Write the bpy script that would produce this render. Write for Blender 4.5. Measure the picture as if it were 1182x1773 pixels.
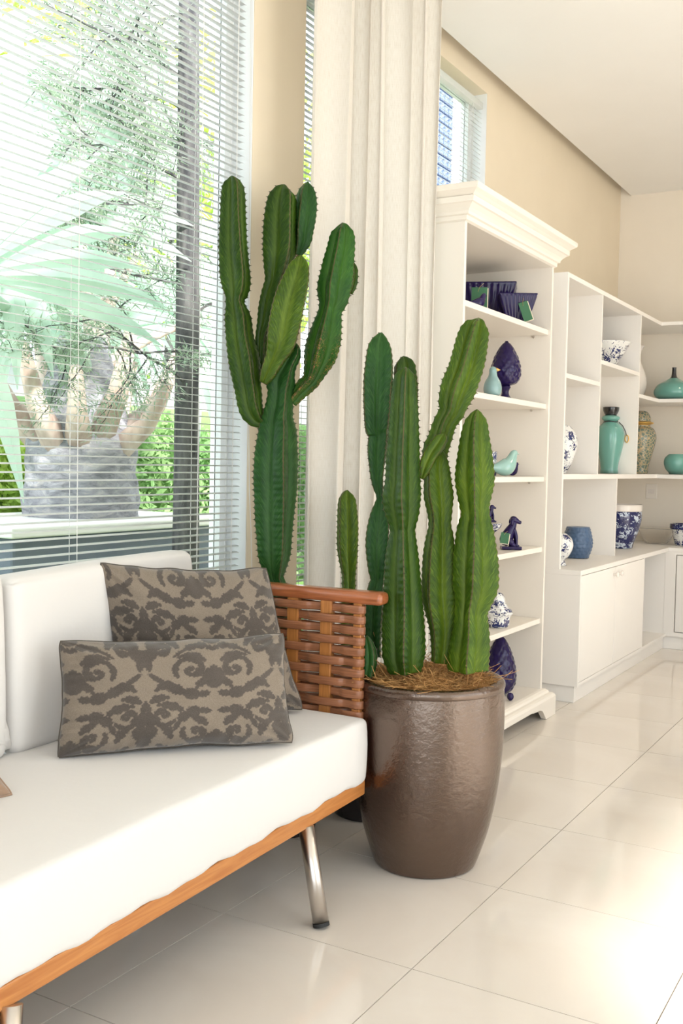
import bpy, bmesh, math, random
import numpy as np
from mathutils import Vector, Matrix, noise
random.seed(7)
PI = math.pi
scn = bpy.context.scene
for o in list(bpy.data.objects): bpy.data.objects.remove(o)

# ------------------------------------------------------------------ camera
F, YAW, PITCH, ROLL, HC = 1781.74, 0.529207, 0.0477914, 0.0197727, 1.295
_f = Vector((-math.sin(YAW)*math.cos(PITCH), math.cos(YAW)*math.cos(PITCH), -math.sin(PITCH)))
_r0 = Vector((math.cos(YAW), math.sin(YAW), 0)); _u0 = _r0.cross(_f)
RT = _r0*math.cos(ROLL)+_u0*math.sin(ROLL); UP = -_r0*math.sin(ROLL)+_u0*math.cos(ROLL); FW = _f
CAM = Vector((0, 0, HC))
cd = bpy.data.cameras.new('camera'); co = bpy.data.objects.new('camera', cd)
scn.collection.objects.link(co); scn.camera = co
cd.sensor_fit = 'VERTICAL'; cd.sensor_height = 36; cd.lens = 36*F/1773
cd.clip_start = .05; cd.clip_end = 300
co.matrix_world = Matrix(((RT.x, UP.x, -FW.x, 0), (RT.y, UP.y, -FW.y, 0), (RT.z, UP.z, -FW.z, HC), (0, 0, 0, 1)))

# ------------------------------------------------------------------ world, sun, exposure
w = bpy.data.worlds.new('world'); scn.world = w; w.use_nodes = True
bg = w.node_tree.nodes['Background']
bg.inputs[0].default_value = (0.86, 0.94, 1.0, 1); bg.inputs[1].default_value = 2.6
sd = bpy.data.lights.new('sun', 'SUN'); sd.energy = 9.0; sd.angle = math.radians(6); sd.color = (1, .97, .91)
so = bpy.data.objects.new('sun', sd); scn.collection.objects.link(so)
so.rotation_euler = Vector((.67, -.36, .64)).to_track_quat('Z', 'Y').to_euler()
vs = scn.view_settings; vs.view_transform = 'Standard'; vs.look = 'None'; vs.gamma = 1; vs.use_curve_mapping = False
vs.exposure = 0.45

# ------------------------------------------------------------------ helpers
def ray(x, y): return RT*((x-591)/F) + UP*(-(y-886.5)/F) + FW
def atz(x, y, z): d = ray(x, y); return CAM + d*((z-HC)/d.z)
def atx(x, y, X): d = ray(x, y); return CAM + d*(X/d.x)
def aty(x, y, Y): d = ray(x, y); return CAM + d*(Y/d.y)
def atd(x, y, dep): return CAM + ray(x, y)*dep

def link(o, parent=None):
    scn.collection.objects.link(o)
    if parent is not None: o.parent = parent
    return o
def tag(o, label=None, cat=None, group=None, kind=None):
    if label: o['label'] = label
    if cat: o['category'] = cat
    if group: o['group'] = group
    if kind: o['kind'] = kind
    return o
def thing(name, label, cat, loc=(0, 0, 0), group=None, rotz=0):
    o = bpy.data.objects.new(name, None); o.empty_display_size = .05
    o.location = loc; o.rotation_euler = (0, 0, rotz); scn.collection.objects.link(o)
    return tag(o, label, cat, group)
def obj(name, bm, m, parent=None, smooth=False, org=None):
    me = bpy.data.meshes.new(name)
    bmesh.ops.recalc_face_normals(bm, faces=bm.faces) if not bm.faces.layers.int.get('keep') else None
    if smooth:
        for f in bm.faces: f.smooth = True
    bm.to_mesh(me); bm.free(); me.materials.append(m)
    o = bpy.data.objects.new(name, me)
    link(o, parent)
    if parent is not None and org is None:      # geometry given in world coordinates: keep it there
        pl = parent; mt = Matrix.Identity(4)
        while pl is not None:
            mt = pl.matrix_basis @ mt; pl = pl.parent
        me.transform(mt.inverted())
    return o
def local(name, bm, m, parent, smooth=False): return obj(name, bm, m, parent, smooth, org=1)
def B(): return bmesh.new()
def box(bm, x0, x1, y0, y1, z0, z1, bev=0.0):
    vs_ = [bm.verts.new((x, y, z)) for z in (z0, z1) for y in (y0, y1) for x in (x0, x1)]
    fs = [bm.faces.new([vs_[i] for i in q]) for q in ((0, 2, 3, 1), (4, 5, 7, 6), (0, 1, 5, 4), (2, 6, 7, 3), (0, 4, 6, 2), (1, 3, 7, 5))]
    if bev > 0:
        es = list({e for f in fs for e in f.edges})
        bmesh.ops.bevel(bm, geom=es, offset=bev, segments=2, affect='EDGES', profile=.5)
    return bm
def bx(*a): return box(B(), *a)
def ringloft(bm, rings, capa=True, capb=True):
    vr = [[bm.verts.new(p) for p in r] for r in rings]
    n = len(vr[0])
    for a, b in zip(vr[:-1], vr[1:]):
        for i in range(n):
            bm.faces.new((a[i], a[(i+1) % n], b[(i+1) % n], b[i]))
    if capa: bm.faces.new(vr[0][::-1])
    if capb: bm.faces.new(vr[-1])
    return vr
def lathe(bm, prof, segs=40, c=(0, 0, 0), cap=(True, True), fn=None):
    rings = []
    for r, z in prof:
        ring = []
        for i in range(segs):
            a = 2*PI*i/segs; rr = r
            if fn: rr = fn(r, z, a)
            ring.append((c[0]+rr*math.cos(a), c[1]+rr*math.sin(a), c[2]+z))
        rings.append(ring)
    ringloft(bm, rings, *cap)
    return bm
def tube(bm, pts, rad, segs=10, cap=True):
    pts = [Vector(p) for p in pts]; rings = []
    T0 = (pts[1]-pts[0]).normalized()
    e1 = T0.orthogonal().normalized()
    for i, p in enumerate(pts):
        T = (pts[min(i+1, len(pts)-1)]-pts[max(i-1, 0)]).normalized()
        e1 = (e1 - T*e1.dot(T)).normalized(); e2 = T.cross(e1)
        r = rad[i] if hasattr(rad, '__len__') else rad
        rings.append([p+e1*r*math.cos(2*PI*k/segs)+e2*r*math.sin(2*PI*k/segs) for k in range(segs)])
    ringloft(bm, rings, cap, cap); return bm
def prism(bm, poly, ax, a, b):
    def P(u, v, t): return {'x': (t, u, v), 'y': (u, t, v), 'z': (u, v, t)}[ax]
    ringloft(bm, [[P(u, v, a) for u, v in poly], [P(u, v, b) for u, v in poly]]); return bm
def rprof(pts, n=6):
    """smooth (catmull-rom) profile through the given (r, z) points"""
    out = []
    P = [pts[0]]+list(pts)+[pts[-1]]
    for i in range(1, len(P)-2):
        for k in range(n):
            t = k/n
            out.append(tuple(.5*((2*P[i][j])+(-P[i-1][j]+P[i+1][j])*t+(2*P[i-1][j]-5*P[i][j]+4*P[i+1][j]-P[i+2][j])*t*t+(-P[i-1][j]+3*P[i][j]-3*P[i+1][j]+P[i+2][j])*t**3) for j in range(len(P[0]))))
    out.append(tuple(pts[-1])); return out

# ------------------------------------------------------------------ materials
def mat(name, col, rough=.5, metal=0.0, spec=.5, trans=0.0, coat=0.0, ior=1.45, sheen=0.0):
    m = bpy.data.materials.new(name); m.use_nodes = True
    b = m.node_tree.nodes['Principled BSDF']
    b.inputs['Base Color'].default_value = (*col, 1); b.inputs['Roughness'].default_value = rough
    b.inputs['Metallic'].default_value = metal; b.inputs['Specular IOR Level'].default_value = spec
    b.inputs['Transmission Weight'].default_value = trans; b.inputs['Coat Weight'].default_value = coat
    b.inputs['IOR'].default_value = ior; b.inputs['Sheen Weight'].default_value = sheen
    b.inputs['Coat Roughness'].default_value = .03
    return m
def N(m, t, **kw):
    n = m.node_tree.nodes.new(t)
    for k, v in kw.items():
        if k in n.inputs: n.inputs[k].default_value = v
        else: setattr(n, k, v)
    return n
def L(m, a, b): m.node_tree.links.new(a, b)
def bsdf(m): return m.node_tree.nodes['Principled BSDF']
def ramp(m, fac, stops, interp='LINEAR'):
    r = N(m, 'ShaderNodeValToRGB'); r.color_ramp.interpolation = interp
    while len(r.color_ramp.elements) < len(stops): r.color_ramp.elements.new(.5)
    for e, (p, c) in zip(r.color_ramp.elements, stops): e.position = p; e.color = (*c, 1)
    L(m, fac, r.inputs[0]); return r.outputs[0]
def coords(m, kind='Object', scale=(1, 1, 1)):
    t = N(m, 'ShaderNodeTexCoord'); mp = N(m, 'ShaderNodeMapping'); mp.inputs['Scale'].default_value = scale
    L(m, t.outputs[kind], mp.inputs[0]); return mp.outputs[0]
def bump(m, h, st=.2, dist=.01):
    b = N(m, 'ShaderNodeBump'); b.inputs['Strength'].default_value = st; b.inputs['Distance'].default_value = dist
    L(m, h, b.inputs['Height']); L(m, b.outputs[0], bsdf(m).inputs['Normal']); return b
def noise_t(m, vec, scale, detail=3, rough=.5, dist=0):
    n = N(m, 'ShaderNodeTexNoise'); n.inputs['Scale'].default_value = scale; n.inputs['Detail'].default_value = detail
    n.inputs['Roughness'].default_value = rough; n.inputs['Distortion'].default_value = dist
    L(m, vec, n.inputs['Vector']); return n.outputs[0]

def m_paint(name, col, rough=.6, var=.03):
    m = mat(name, col, rough); v = coords(m); n = noise_t(m, v, 3, 4)
    c2 = tuple(max(0, c-var) for c in col)
    L(m, ramp(m, n, [(.3, c2), (.7, col)]), bsdf(m).inputs['Base Color']); 
    bump(m, noise_t(m, v, 180, 2), .04, .002); return m
M = {}
M['wall'] = m_paint('wall_cream_paint', (.80, .70, .545))
M['wall_back'] = m_paint('wall_pale_cream_paint', (.85, .775, .67))
M['ceil'] = m_paint('ceiling_white_paint', (.86, .845, .82), .8, .015)
M['grout'] = mat('tile_grout', (.20, .14, .10), .9, spec=.1)
M['white_frame'] = mat('white_lacquered_aluminium', (.86, .87, .88), .35)
M['lacquer'] = m_paint('cream_lacquered_wood', (.84, .78, .70), .38, .01)
M['laminate'] = m_paint('white_laminate', (.87, .835, .79), .42, .01)
M['glass'] = mat('window_glass', (1, 1, 1), .0, trans=1.0, ior=1.05)
m = mat('polished_porcelain_tile', (.74, .66, .56), .07, spec=.55); v = coords(m)
L(m, ramp(m, noise_t(m, v, 1.3, 5, .6, .6), [(.3, (.70, .63, .555)), (.7, (.78, .73, .665))]), bsdf(m).inputs['Base Color']); M['tile'] = m
# slats: white, slightly translucent
m = mat('blind_slat_white', (.90, .90, .89), .4)
tr = N(m, 'ShaderNodeBsdfTranslucent'); tr.inputs[0].default_value = (.9, .9, .9, 1)
mx = N(m, 'ShaderNodeMixShader'); mx.inputs[0].default_value = .65
L(m, bsdf(m).outputs[0], mx.inputs[1]); L(m, tr.outputs[0], mx.inputs[2]); L(m, mx.outputs[0], m.node_tree.nodes['Material Output'].inputs[0]); M['slat'] = m
M['cord'] = mat('cord_white', (.75, .74, .72), .7)
# curtain linen
m = mat('cream_linen_sheer', (.86, .81, .74), .85); v = coords(m, 'UV', (1, 1, 1))
w1 = N(m, 'ShaderNodeTexWave', bands_direction='X'); w1.inputs['Scale'].default_value = 90; w1.inputs['Distortion'].default_value = 1.5; w1.inputs['Detail'].default_value = 3
w2 = N(m, 'ShaderNodeTexWave', bands_direction='Y'); w2.inputs['Scale'].default_value = 90; w2.inputs['Distortion'].default_value = 2.5; w2.inputs['Detail'].default_value = 3
L(m, v, w1.inputs[0]); L(m, v, w2.inputs[0])
mm = N(m, 'ShaderNodeMath', operation='ADD'); L(m, w1.outputs[1], mm.inputs[0]); L(m, w2.outputs[1], mm.inputs[1])
mpn = N(m, 'ShaderNodeMapping'); mpn.inputs['Scale'].default_value = (60, 5, 1); L(m, v, mpn.inputs[0])
nn = noise_t(m, mpn.outputs[0], 6, 3)
m2 = N(m, 'ShaderNodeMath', operation='MULTIPLY_ADD'); L(m, mm.outputs[0], m2.inputs[0]); m2.inputs[1].default_value = .25; L(m, nn, m2.inputs[2])
cc = ramp(m, m2.outputs[0], [(.3, (.70, .635, .55)), (.8, (.84, .80, .745))]); L(m, cc, bsdf(m).inputs['Base Color'])
tr = N(m, 'ShaderNodeBsdfTranslucent'); L(m, cc, tr.inputs[0])
mx = N(m, 'ShaderNodeMixShader'); mx.inputs[0].default_value = .35
L(m, bsdf(m).outputs[0], mx.inputs[1]); L(m, tr.outputs[0], mx.inputs[2]); L(m, mx.outputs[0], m.node_tree.nodes['Material Output'].inputs[0]); M['curtain'] = m
# sofa fabric
m = mat('white_upholstery', (.715, .685, .655), .85, sheen=.2); v = coords(m); bump(m, noise_t(m, v, 14, 3), .18, .01); M['sofa'] = m
# woods
def wood(name, a, b, sc, rough=.4, axis='X', coat=.2):
    m = mat(name, a, rough, coat=coat); v = coords(m, 'Object', sc)
    wv = N(m, 'ShaderNodeTexNoise'); wv.inputs['Scale'].default_value = 6; wv.inputs['Detail'].default_value = 6; wv.inputs['Distortion'].default_value = .8
    L(m, v, wv.inputs['Vector']); L(m, ramp(m, wv.outputs[0], [(.3, a), (.7, b)]), bsdf(m).inputs['Base Color']); bump(m, wv.outputs[0], .05, .002); return m
M['rail'] = wood('orange_wood', (.42, .145, .035), (.58, .245, .07), (12, .8, 12))
M['armrail'] = wood('red_brown_wood', (.24, .068, .022), (.42, .135, .05), (1, 14, 14), .3, coat=.4)
M['post'] = wood('orange_post_wood', (.32, .115, .025), (.50, .20, .055), (14, 14, 1))
M['strip'] = wood('brown_woven_strip', (.20, .072, .030), (.36, .145, .068), (2, 8, 60), .42)
M['dark'] = mat('dark_inner_board', (.03, .015, .01), .8)  # near-black board under the seat cushion
M['steel'] = mat('brushed_steel', (.62, .58, .54), .28, metal=1.0)
M['rubber'] = mat('black_rubber', (.02, .02, .02), .6)

# cactus: UV.x = 0 on the rib edge .. 1 in the valley, UV.y = metres along
def cactus_mat(name, dark, mid, light, scars=0.0):
    m = mat(name, mid, .40, spec=.22)
    uv = N(m, 'ShaderNodeTexCoord'); sp = N(m, 'ShaderNodeSeparateXYZ'); L(m, uv.outputs['UV'], sp.inputs[0])
    # oblique veins: v - .05*u
    a = N(m, 'ShaderNodeMath', operation='MULTIPLY_ADD'); L(m, sp.outputs[0], a.inputs[0]); a.inputs[1].default_value = .09; L(m, sp.outputs[1], a.inputs[2])
    cb = N(m, 'ShaderNodeCombineXYZ'); ms = N(m, 'ShaderNodeMath', operation='MULTIPLY'); ms.inputs[1].default_value = 1.2; L(m, sp.outputs[0], ms.inputs[0])
    ms2 = N(m, 'ShaderNodeMath', operation='MULTIPLY'); ms2.inputs[1].default_value = 70; L(m, a.outputs[0], ms2.inputs[0])
    L(m, ms.outputs[0], cb.inputs[0]); L(m, ms2.outputs[0], cb.inputs[1])
    oi = N(m, 'ShaderNodeObjectInfo'); L(m, oi.outputs['Random'], cb.inputs[2])
    vn = noise_t(m, cb.outputs[0], 2.2, 4, .6)
    n2 = noise_t(m, coords(m), 9, 3)
    base = ramp(m, vn, [(.35, dark), (.55, mid), (.72, light)])
    band = ramp(m, sp.outputs[0], [(0, (.25, .25, .25)), (.10, (.0, .0, .0)), (.5, (.0, .0, .0)), (.84, (.55, .55, .55)), (1, (.25, .25, .25))])
    mixn = N(m, 'ShaderNodeMixRGB'); L(m, band, mixn.inputs[0]); L(m, base, mixn.inputs[1]); mixn.inputs[2].default_value = (*light, 1)
    mix2 = N(m, 'ShaderNodeMixRGB', blend_type='MULTIPLY'); mix2.inputs[0].default_value = .5; L(m, mixn.outputs[0], mix2.inputs[1]); L(m, ramp(m, n2, [(.3, (.45, .55, .5)), (.7, (1.3, 1.25, 1.15))]), mix2.inputs[2])
    col = mix2.outputs[0]
    # brown corky rib edge
    edge = N(m, 'ShaderNodeMath', operation='LESS_THAN'); L(m, sp.outputs[0], edge.inputs[0]); edge.inputs[1].default_value = .03
    e = N(m, 'ShaderNodeMixRGB'); L(m, edge.outputs[0], e.inputs[0]); L(m, col, e.inputs[1]); e.inputs[2].default_value = (.10, .075, .035, 1)
    col = e.outputs[0]
    if scars:
        cs = N(m, 'ShaderNodeCombineXYZ'); q = N(m, 'ShaderNodeMath', operation='MULTIPLY'); q.inputs[1].default_value = 38; L(m, sp.outputs[1], q.inputs[0])
        q2 = N(m, 'ShaderNodeMath', operation='MULTIPLY'); q2.inputs[1].default_value = 2.0; L(m, sp.outputs[0], q2.inputs[0])
        L(m, q2.outputs[0], cs.inputs[0]); L(m, q.outputs[0], cs.inputs[1])
        vz = noise_t(m, cs.outputs[0], 1.6, 3, .6, .8)
        line = ramp(m, vz, [(.480, (0, 0, 0)), (.5, (1, 1, 1)), (.52, (0, 0, 0))])
        fade = ramp(m, sp.outputs[0], [(0, (1, 1, 1)), (.75, (0, 0, 0))])
        pr_ = N(m, 'ShaderNodeMath', operation='MULTIPLY'); L(m, line, pr_.inputs[0]); L(m, fade, pr_.inputs[1])
        lowp = N(m, 'ShaderNodeMapRange'); lowp.inputs[1].default_value = scars; lowp.inputs[2].default_value = scars-.08; L(m, sp.outputs[1], lowp.inputs[0])
        p2 = N(m, 'ShaderNodeMath', operation='MULTIPLY'); L(m, pr_.outputs[0], p2.inputs[0]); L(m, lowp.outputs[0], p2.inputs[1])
        e2 = N(m, 'ShaderNodeMixRGB'); L(m, p2.outputs[0], e2.inputs[0]); L(m, col, e2.inputs[1]); e2.inputs[2].default_value = (.50, .22, .08, 1); col = e2.outputs[0]
    L(m, col, bsdf(m).inputs['Base Color']); bump(m, vn, .12, .003)
    bsdf(m).inputs['Subsurface Weight'].default_value = 0
    return m
M['cactus'] = cactus_mat('cactus_green', (.012, .036, .0035), (.027, .066, .005), (.080, .135, .014))
M['cactus_y'] = cactus_mat('cactus_yellow_green', (.028, .062, .0035), (.055, .105, .006), (.140, .20, .018))
M['cactus_b'] = cactus_mat('cactus_deep_green', (.009, .043, .008), (.018, .070, .013), (.045, .12, .028))
M['cactus_s'] = cactus_mat('cactus_scarred_green', (.012, .060, .008), (.024, .092, .010), (.060, .15, .020), scars=.30)
M['spine'] = mat('dark_spine', (.05, .035, .02), .6)
m = mat('coconut_fibre', (.50, .25, .08), .8); oi = N(m, 'ShaderNodeTexCoord')
L(m, ramp(m, noise_t(m, oi.outputs['Object'], 60, 3), [(.3, (.30, .13, .035)), (.7, (.66, .38, .14))]), bsdf(m).inputs['Base Color']); M['coir'] = m
# glazed pot
m = mat('brown_glaze', (.045, .018, .012), .12, ior=2.2); bsdf(m).inputs['Specular Tint'].default_value = (1, .80, .66, 1); v = coords(m)
n1 = noise_t(m, v, 42, 5, .65); n2 = noise_t(m, v, 5, 3)
L(m, ramp(m, noise_t(m, v, 150, 3), [(.62, (.018, .006, .004)), (.68, (.05, .02, .013)), (.76, (.02, .01, .008))]), bsdf(m).inputs['Base Color'])
bsdf(m).inputs['Coat IOR'].default_value = 1.9; bb = bump(m, n1, .5, .006); L(m, ramp(m, n2, [(.3, (.03, .03, .03)), (.7, (.10, .10, .10))]), bsdf(m).inputs['Roughness'])
L(m, bb.outputs[0], bsdf(m).inputs['Coat Normal']); M['pot'] = m
M['potdark'] = mat('dark_pot_glaze', (.025, .02, .02), .25)
M['soil'] = mat('potting_soil', (.05, .03, .02), .9)

def blue_white(name, scale=30, thr=.52, w=(.80, .80, .78), b=(.015, .025, .12), inv=False):
    m = mat(name, w, .12, coat=.5); v = coords(m)
    n = noise_t(m, v, scale, 4, .55, 2.5)
    vo = N(m, 'ShaderNodeTexVoronoi'); vo.inputs['Scale'].default_value = scale*.55; L(m, v, vo.inputs['Vector'])
    ad = N(m, 'ShaderNodeMath', operation='MULTIPLY_ADD'); L(m, vo.outputs[0], ad.inputs[0]); ad.inputs[1].default_value = -.35; L(m, n, ad.inputs[2])
    a, c = (w, b) if not inv else (b, w)
    L(m, ramp(m, ad.outputs[0], [(thr-.2-.02, a), (thr-.2+.02, c)]), bsdf(m).inputs['Base Color']); return m
M['bw'] = blue_white('blue_white_porcelain', 34, .56)
M['bw_fine'] = blue_white('fine_blue_white_porcelain', 60, .53)
M['bw_inv'] = blue_white('blue_ground_porcelain', 26, .60, inv=True, b=(.012, .018, .10), w=(.55, .62, .72))
M['cobalt'] = mat('cobalt_glaze', (.014, .007, .062), .12, spec=.35, coat=.15)
M['scale_blue'] = mat('slate_blue_glaze', (.065, .12, .22), .35, coat=.2)
def two_tone(name, a, b, z0, z1, rough=.15):
    m = mat(name, a, rough, coat=.6); t = N(m, 'ShaderNodeTexCoord'); sp = N(m, 'ShaderNodeSeparateXYZ'); L(m, t.outputs['Object'], sp.inputs[0])
    mr = N(m, 'ShaderNodeMapRange'); mr.inputs[1].default_value = z0; mr.inputs[2].default_value = z1; L(m, sp.outputs[2], mr.inputs[0])
    nz = noise_t(m, coords(m), 25, 3); ad = N(m, 'ShaderNodeMath', operation='MULTIPLY_ADD'); L(m, nz, ad.inputs[0]); ad.inputs[1].default_value = .25; L(m, mr.outputs[0], ad.inputs[2])
    L(m, ramp(m, ad.outputs[0], [(.1, a), (.95, b)]), bsdf(m).inputs['Base Color']); return m
M['teal'] = two_tone('teal_glaze', (.02, .03, .03), (.14, .36, .31), -.01, .035)
M['aqua'] = mat('pale_aqua_glaze', (.30, .50, .45), .12, coat=.7)
M['greyblue'] = mat('grey_blue_glaze', (.22, .36, .36), .15, coat=.7)
M['black_glaze'] = mat('black_glaze', (.015, .015, .018), .1, coat=.6)
m = mat('crackled_amber', (.35, .28, .18), .25, coat=.5); v = coords(m); vo = N(m, 'ShaderNodeTexVoronoi', feature='DISTANCE_TO_EDGE'); vo.inputs['Scale'].default_value = 45; L(m, v, vo.inputs['Vector'])
L(m, ramp(m, vo.outputs[0], [(0, (.62, .45, .26)), (.12, (.20, .24, .18)), (.4, (.12, .17, .14))]), bsdf(m).inputs['Base Color']); M['crackle'] = m
M['gold'] = mat('gold_band', (.75, .45, .12), .3, metal=.6)
M['porcelain'] = mat('white_porcelain', (.82, .76, .70), .2, coat=.4)
M['clear'] = mat('clear_glass', (1, 1, 1), .02, trans=1.0, ior=1.45)
M['card'] = mat('green_card_tag', (.035, .13, .06), .6)
M['card_back'] = mat('cream_card', (.75, .65, .50), .7)
M['string'] = mat('gold_string', (.45, .30, .10), .6)
M['outlet'] = mat('outlet_plastic', (.84, .78, .70), .4)

# ================================================================== ROOM SHELL
XW, YB, ZC = -2.27, 8.10, 3.41
WT = .16
def struct(name, bm, m, label=None, smooth=False, parent=None):
    o = obj(name, bm, m, parent, smooth)
    if parent is None: tag(o, label, None, None, 'structure')
    return o
# floor slab + tiles
fl = struct('floor', bx(XW, 2.6, -1.1, YB, -.06, -.004), M['grout'], 'polished cream porcelain tile floor')
G = .6; bm = box(B(), 0, G-.0028, 0, G-.0028, 0, .008); me_t = None
X0 = -1.7265-.6-.0014; Y0 = 2.334-8*.6+.0014
for i in range(9):
    for j in range(18):
        x, y = X0+i*G, Y0+j*G
        x0, x1, y0, y1 = max(x, XW)-x, min(x+G-.0028, 2.6)-x, max(y, -1.1)-y, min(y+G-.0028, YB)-y
        if x1-x0 < .02 or y1-y0 < .02: continue
        full = x0 == 0 and y0 == 0 and abs(x1-(G-.0028)) < 1e-6 and abs(y1-(G-.0028)) < 1e-6
        if full:
            if me_t is None:
                o = local('tile', bm, M['tile'], fl); me_t = o.data
            else: o = bpy.data.objects.new('tile', me_t); link(o, fl)
        else: o = local('tile', box(B(), x0, x1, y0, y1, 0, .008), M['tile'], fl)
        o.location = (x, y, -.008)
# left wall with three windows
ZS, ZH = .42, 3.25
W1 = (0.75, 3.173); W2 = (3.526, 3.97); W3 = (4.30, 5.39)
Z3 = (2.42, 3.35)
bm = B()
def wbox(y0, y1, z0, z1): box(bm, XW-WT, XW, y0, y1, z0, z1)
ZT = 3.495
wbox(-1.1, W1[0], 0, ZT); wbox(W1[0], W1[1], 0, ZS); wbox(W1[0], W1[1], ZH, ZT)
wbox(W1[1], W2[0], 0, ZT); wbox(W2[0], W2[1], 0, ZS); wbox(W2[0], W2[1], ZH, ZT)
wbox(W2[1], W3[0], 0, ZT); wbox(W3[0], W3[1], 0, Z3[0]); wbox(W3[0], W3[1], Z3[1], ZT)
wbox(W3[1], YB+.16, 0, ZT)
struct('wall_left', bm, M['wall'], 'cream painted window wall behind the sofa and bookcases')
struct('wall_back', bx(XW, 2.76, YB, YB+.16, 0, ZT), M['wall_back'], 'pale cream back wall behind the display shelves')
# ceiling with a narrow shadow gap along the window wall
struct('ceiling', bx(-2.19, 2.6, -1.1, YB, ZC, ZC+.084), M['ceil'], 'flat white ceiling')
struct('trim_1', bx(XW-WT, 2.76, -1.26, YB+.16, ZT, ZT+.12), M['ceil'], 'roof slab above the ceiling')
# right wall (outside the frame): wide glazed opening to the terrace, unseen piers added to cut its light
bm = B(); box(bm, 2.6, 2.76, -1.1, .7, 0, ZT); box(bm, 2.6, 2.76, 7.0, YB+.16, 0, ZT); box(bm, 2.6, 2.76, .7, 7.0, 3.2, ZT); box(bm, 2.6, 2.76, 2.4, 3.1, 0, 3.2); box(bm, 2.6, 2.76, 5.0, 7.0, 0, 3.2)
struct('wall_right', bm, M['wall_back'], 'cream wall around the terrace opening, with piers added to cut the light')
bm = B(); box(bm, XW-WT, -1.0, -1.26, -1.1, 0, ZT); box(bm, 2.5, 2.76, -1.26, -1.1, 0, ZT); box(bm, -1.0, 2.5, -1.26, -1.1, 3.1, ZT)
struct('wall_front', bm, mat('darkened_wall', (.10, .055, .03), .5), 'unseen wall behind the viewer, darkened for the pot reflection, with a wide window')  # unseen wall set near and dark to shape front light and pot reflection

# unseen ceiling fill lamps, added to brighten the deep half of the room
for lx, ly, lb in ((.6, 3.9, 'added ceiling fill light nearest the big cactus pot'), (.6, 5.6, 'added ceiling fill light in the middle of the row'), (.6, 7.0, 'added ceiling fill light in the row beside the back wall'), (-.5, 6.9, 'added ceiling fill light in front of the wall unit')):
    t = thing('fill_lamp', lb, 'lamp', (lx, ly, ZC-.012), 'added ceiling fill lights')
    em = M.get('fillface') or mat('fill_face', (1, 1, 1)); M['fillface'] = em
    bsdf(em).inputs['Emission Color'].default_value = (1, .86, .68, 1); bsdf(em).inputs['Emission Strength'].default_value = 12
    obj('trim_ring', lathe(B(), [(.085, ZC), (.115, ZC), (.115, ZC-.008), (.09, ZC-.012), (.085, ZC-.006)], 32, (lx, ly, 0), (False, False)), M['white_frame'], t, True)
    obj('diffuser', lathe(B(), [(.084, ZC-.001), (.084, ZC-.006), (.001, ZC-.007)], 32, (lx, ly, 0), (False, True)), em, t)
    ld = bpy.data.lights.new('lamp', 'SPOT'); ld.energy = 20; ld.color = (1, .84, .64); ld.spot_size = math.radians(150); ld.spot_blend = 1; ld.shadow_soft_size = .08
    lo_ = bpy.data.objects.new('fill_light', ld); lo_.location = (0, 0, -.02); link(lo_, t)

# ------------------------------------------------------------------ windows (frames, panes) and blinds
def window(name, y0, y1, z0, z1, mull, label, fw=.045):
    xo = XW-WT+.02
    r = bpy.data.objects.new(name, None); r.location = (xo, (y0+y1)/2, z0); scn.collection.objects.link(r); tag(r, label, None, None, 'structure')
    def P(nm, *a): return obj(nm, bx(*a), M['white_frame'], r)
    P('frame_jamb', xo, xo+.05, y0, y0+fw, z0, z1); P('frame_jamb', xo, xo+.05, y1-fw, y1, z0, z1)
    P('frame_rail', xo, xo+.05, y0+fw, y1-fw, z1-fw, z1); P('frame_rail', xo, xo+.05, y0+fw, y1-fw, z0, z0+fw)
    ys = [y0+fw]
    for q in mull: P('mullion', xo+.004, xo+.046, q-.03, q+.03, z0+fw, z1-fw); ys += [q-.03, q+.03]
    ys.append(y1-fw)
    for a, b in zip(ys[::2], ys[1::2]): obj('pane', bx(xo+.022, xo+.026, a, b, z0+fw, z1-fw), M['glass'], r)
    # painted white reveals lining the opening
    e = .004
    obj('reveal', bx(xo+.05, XW-.002, y0, y0+e, z0, z1), M['white_frame'], r); obj('reveal', bx(xo+.05, XW-.002, y1-e, y1, z0, z1), M['white_frame'], r)
    obj('window_sill', bx(xo+.05, XW+.006, y0+e, y1-e, z0, z0+.012), M['white_frame'], r)
    return r
window('window_1', *W1, ZS, ZH, [], 'tall window behind the sofa looking onto the palm garden', .05)
window('window_2', *W2, ZS, ZH, [], 'narrow tall window half hidden behind the linen curtain')
window('window_3', *W3, *Z3, [], 'small high window above the tall bookcase')

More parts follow.
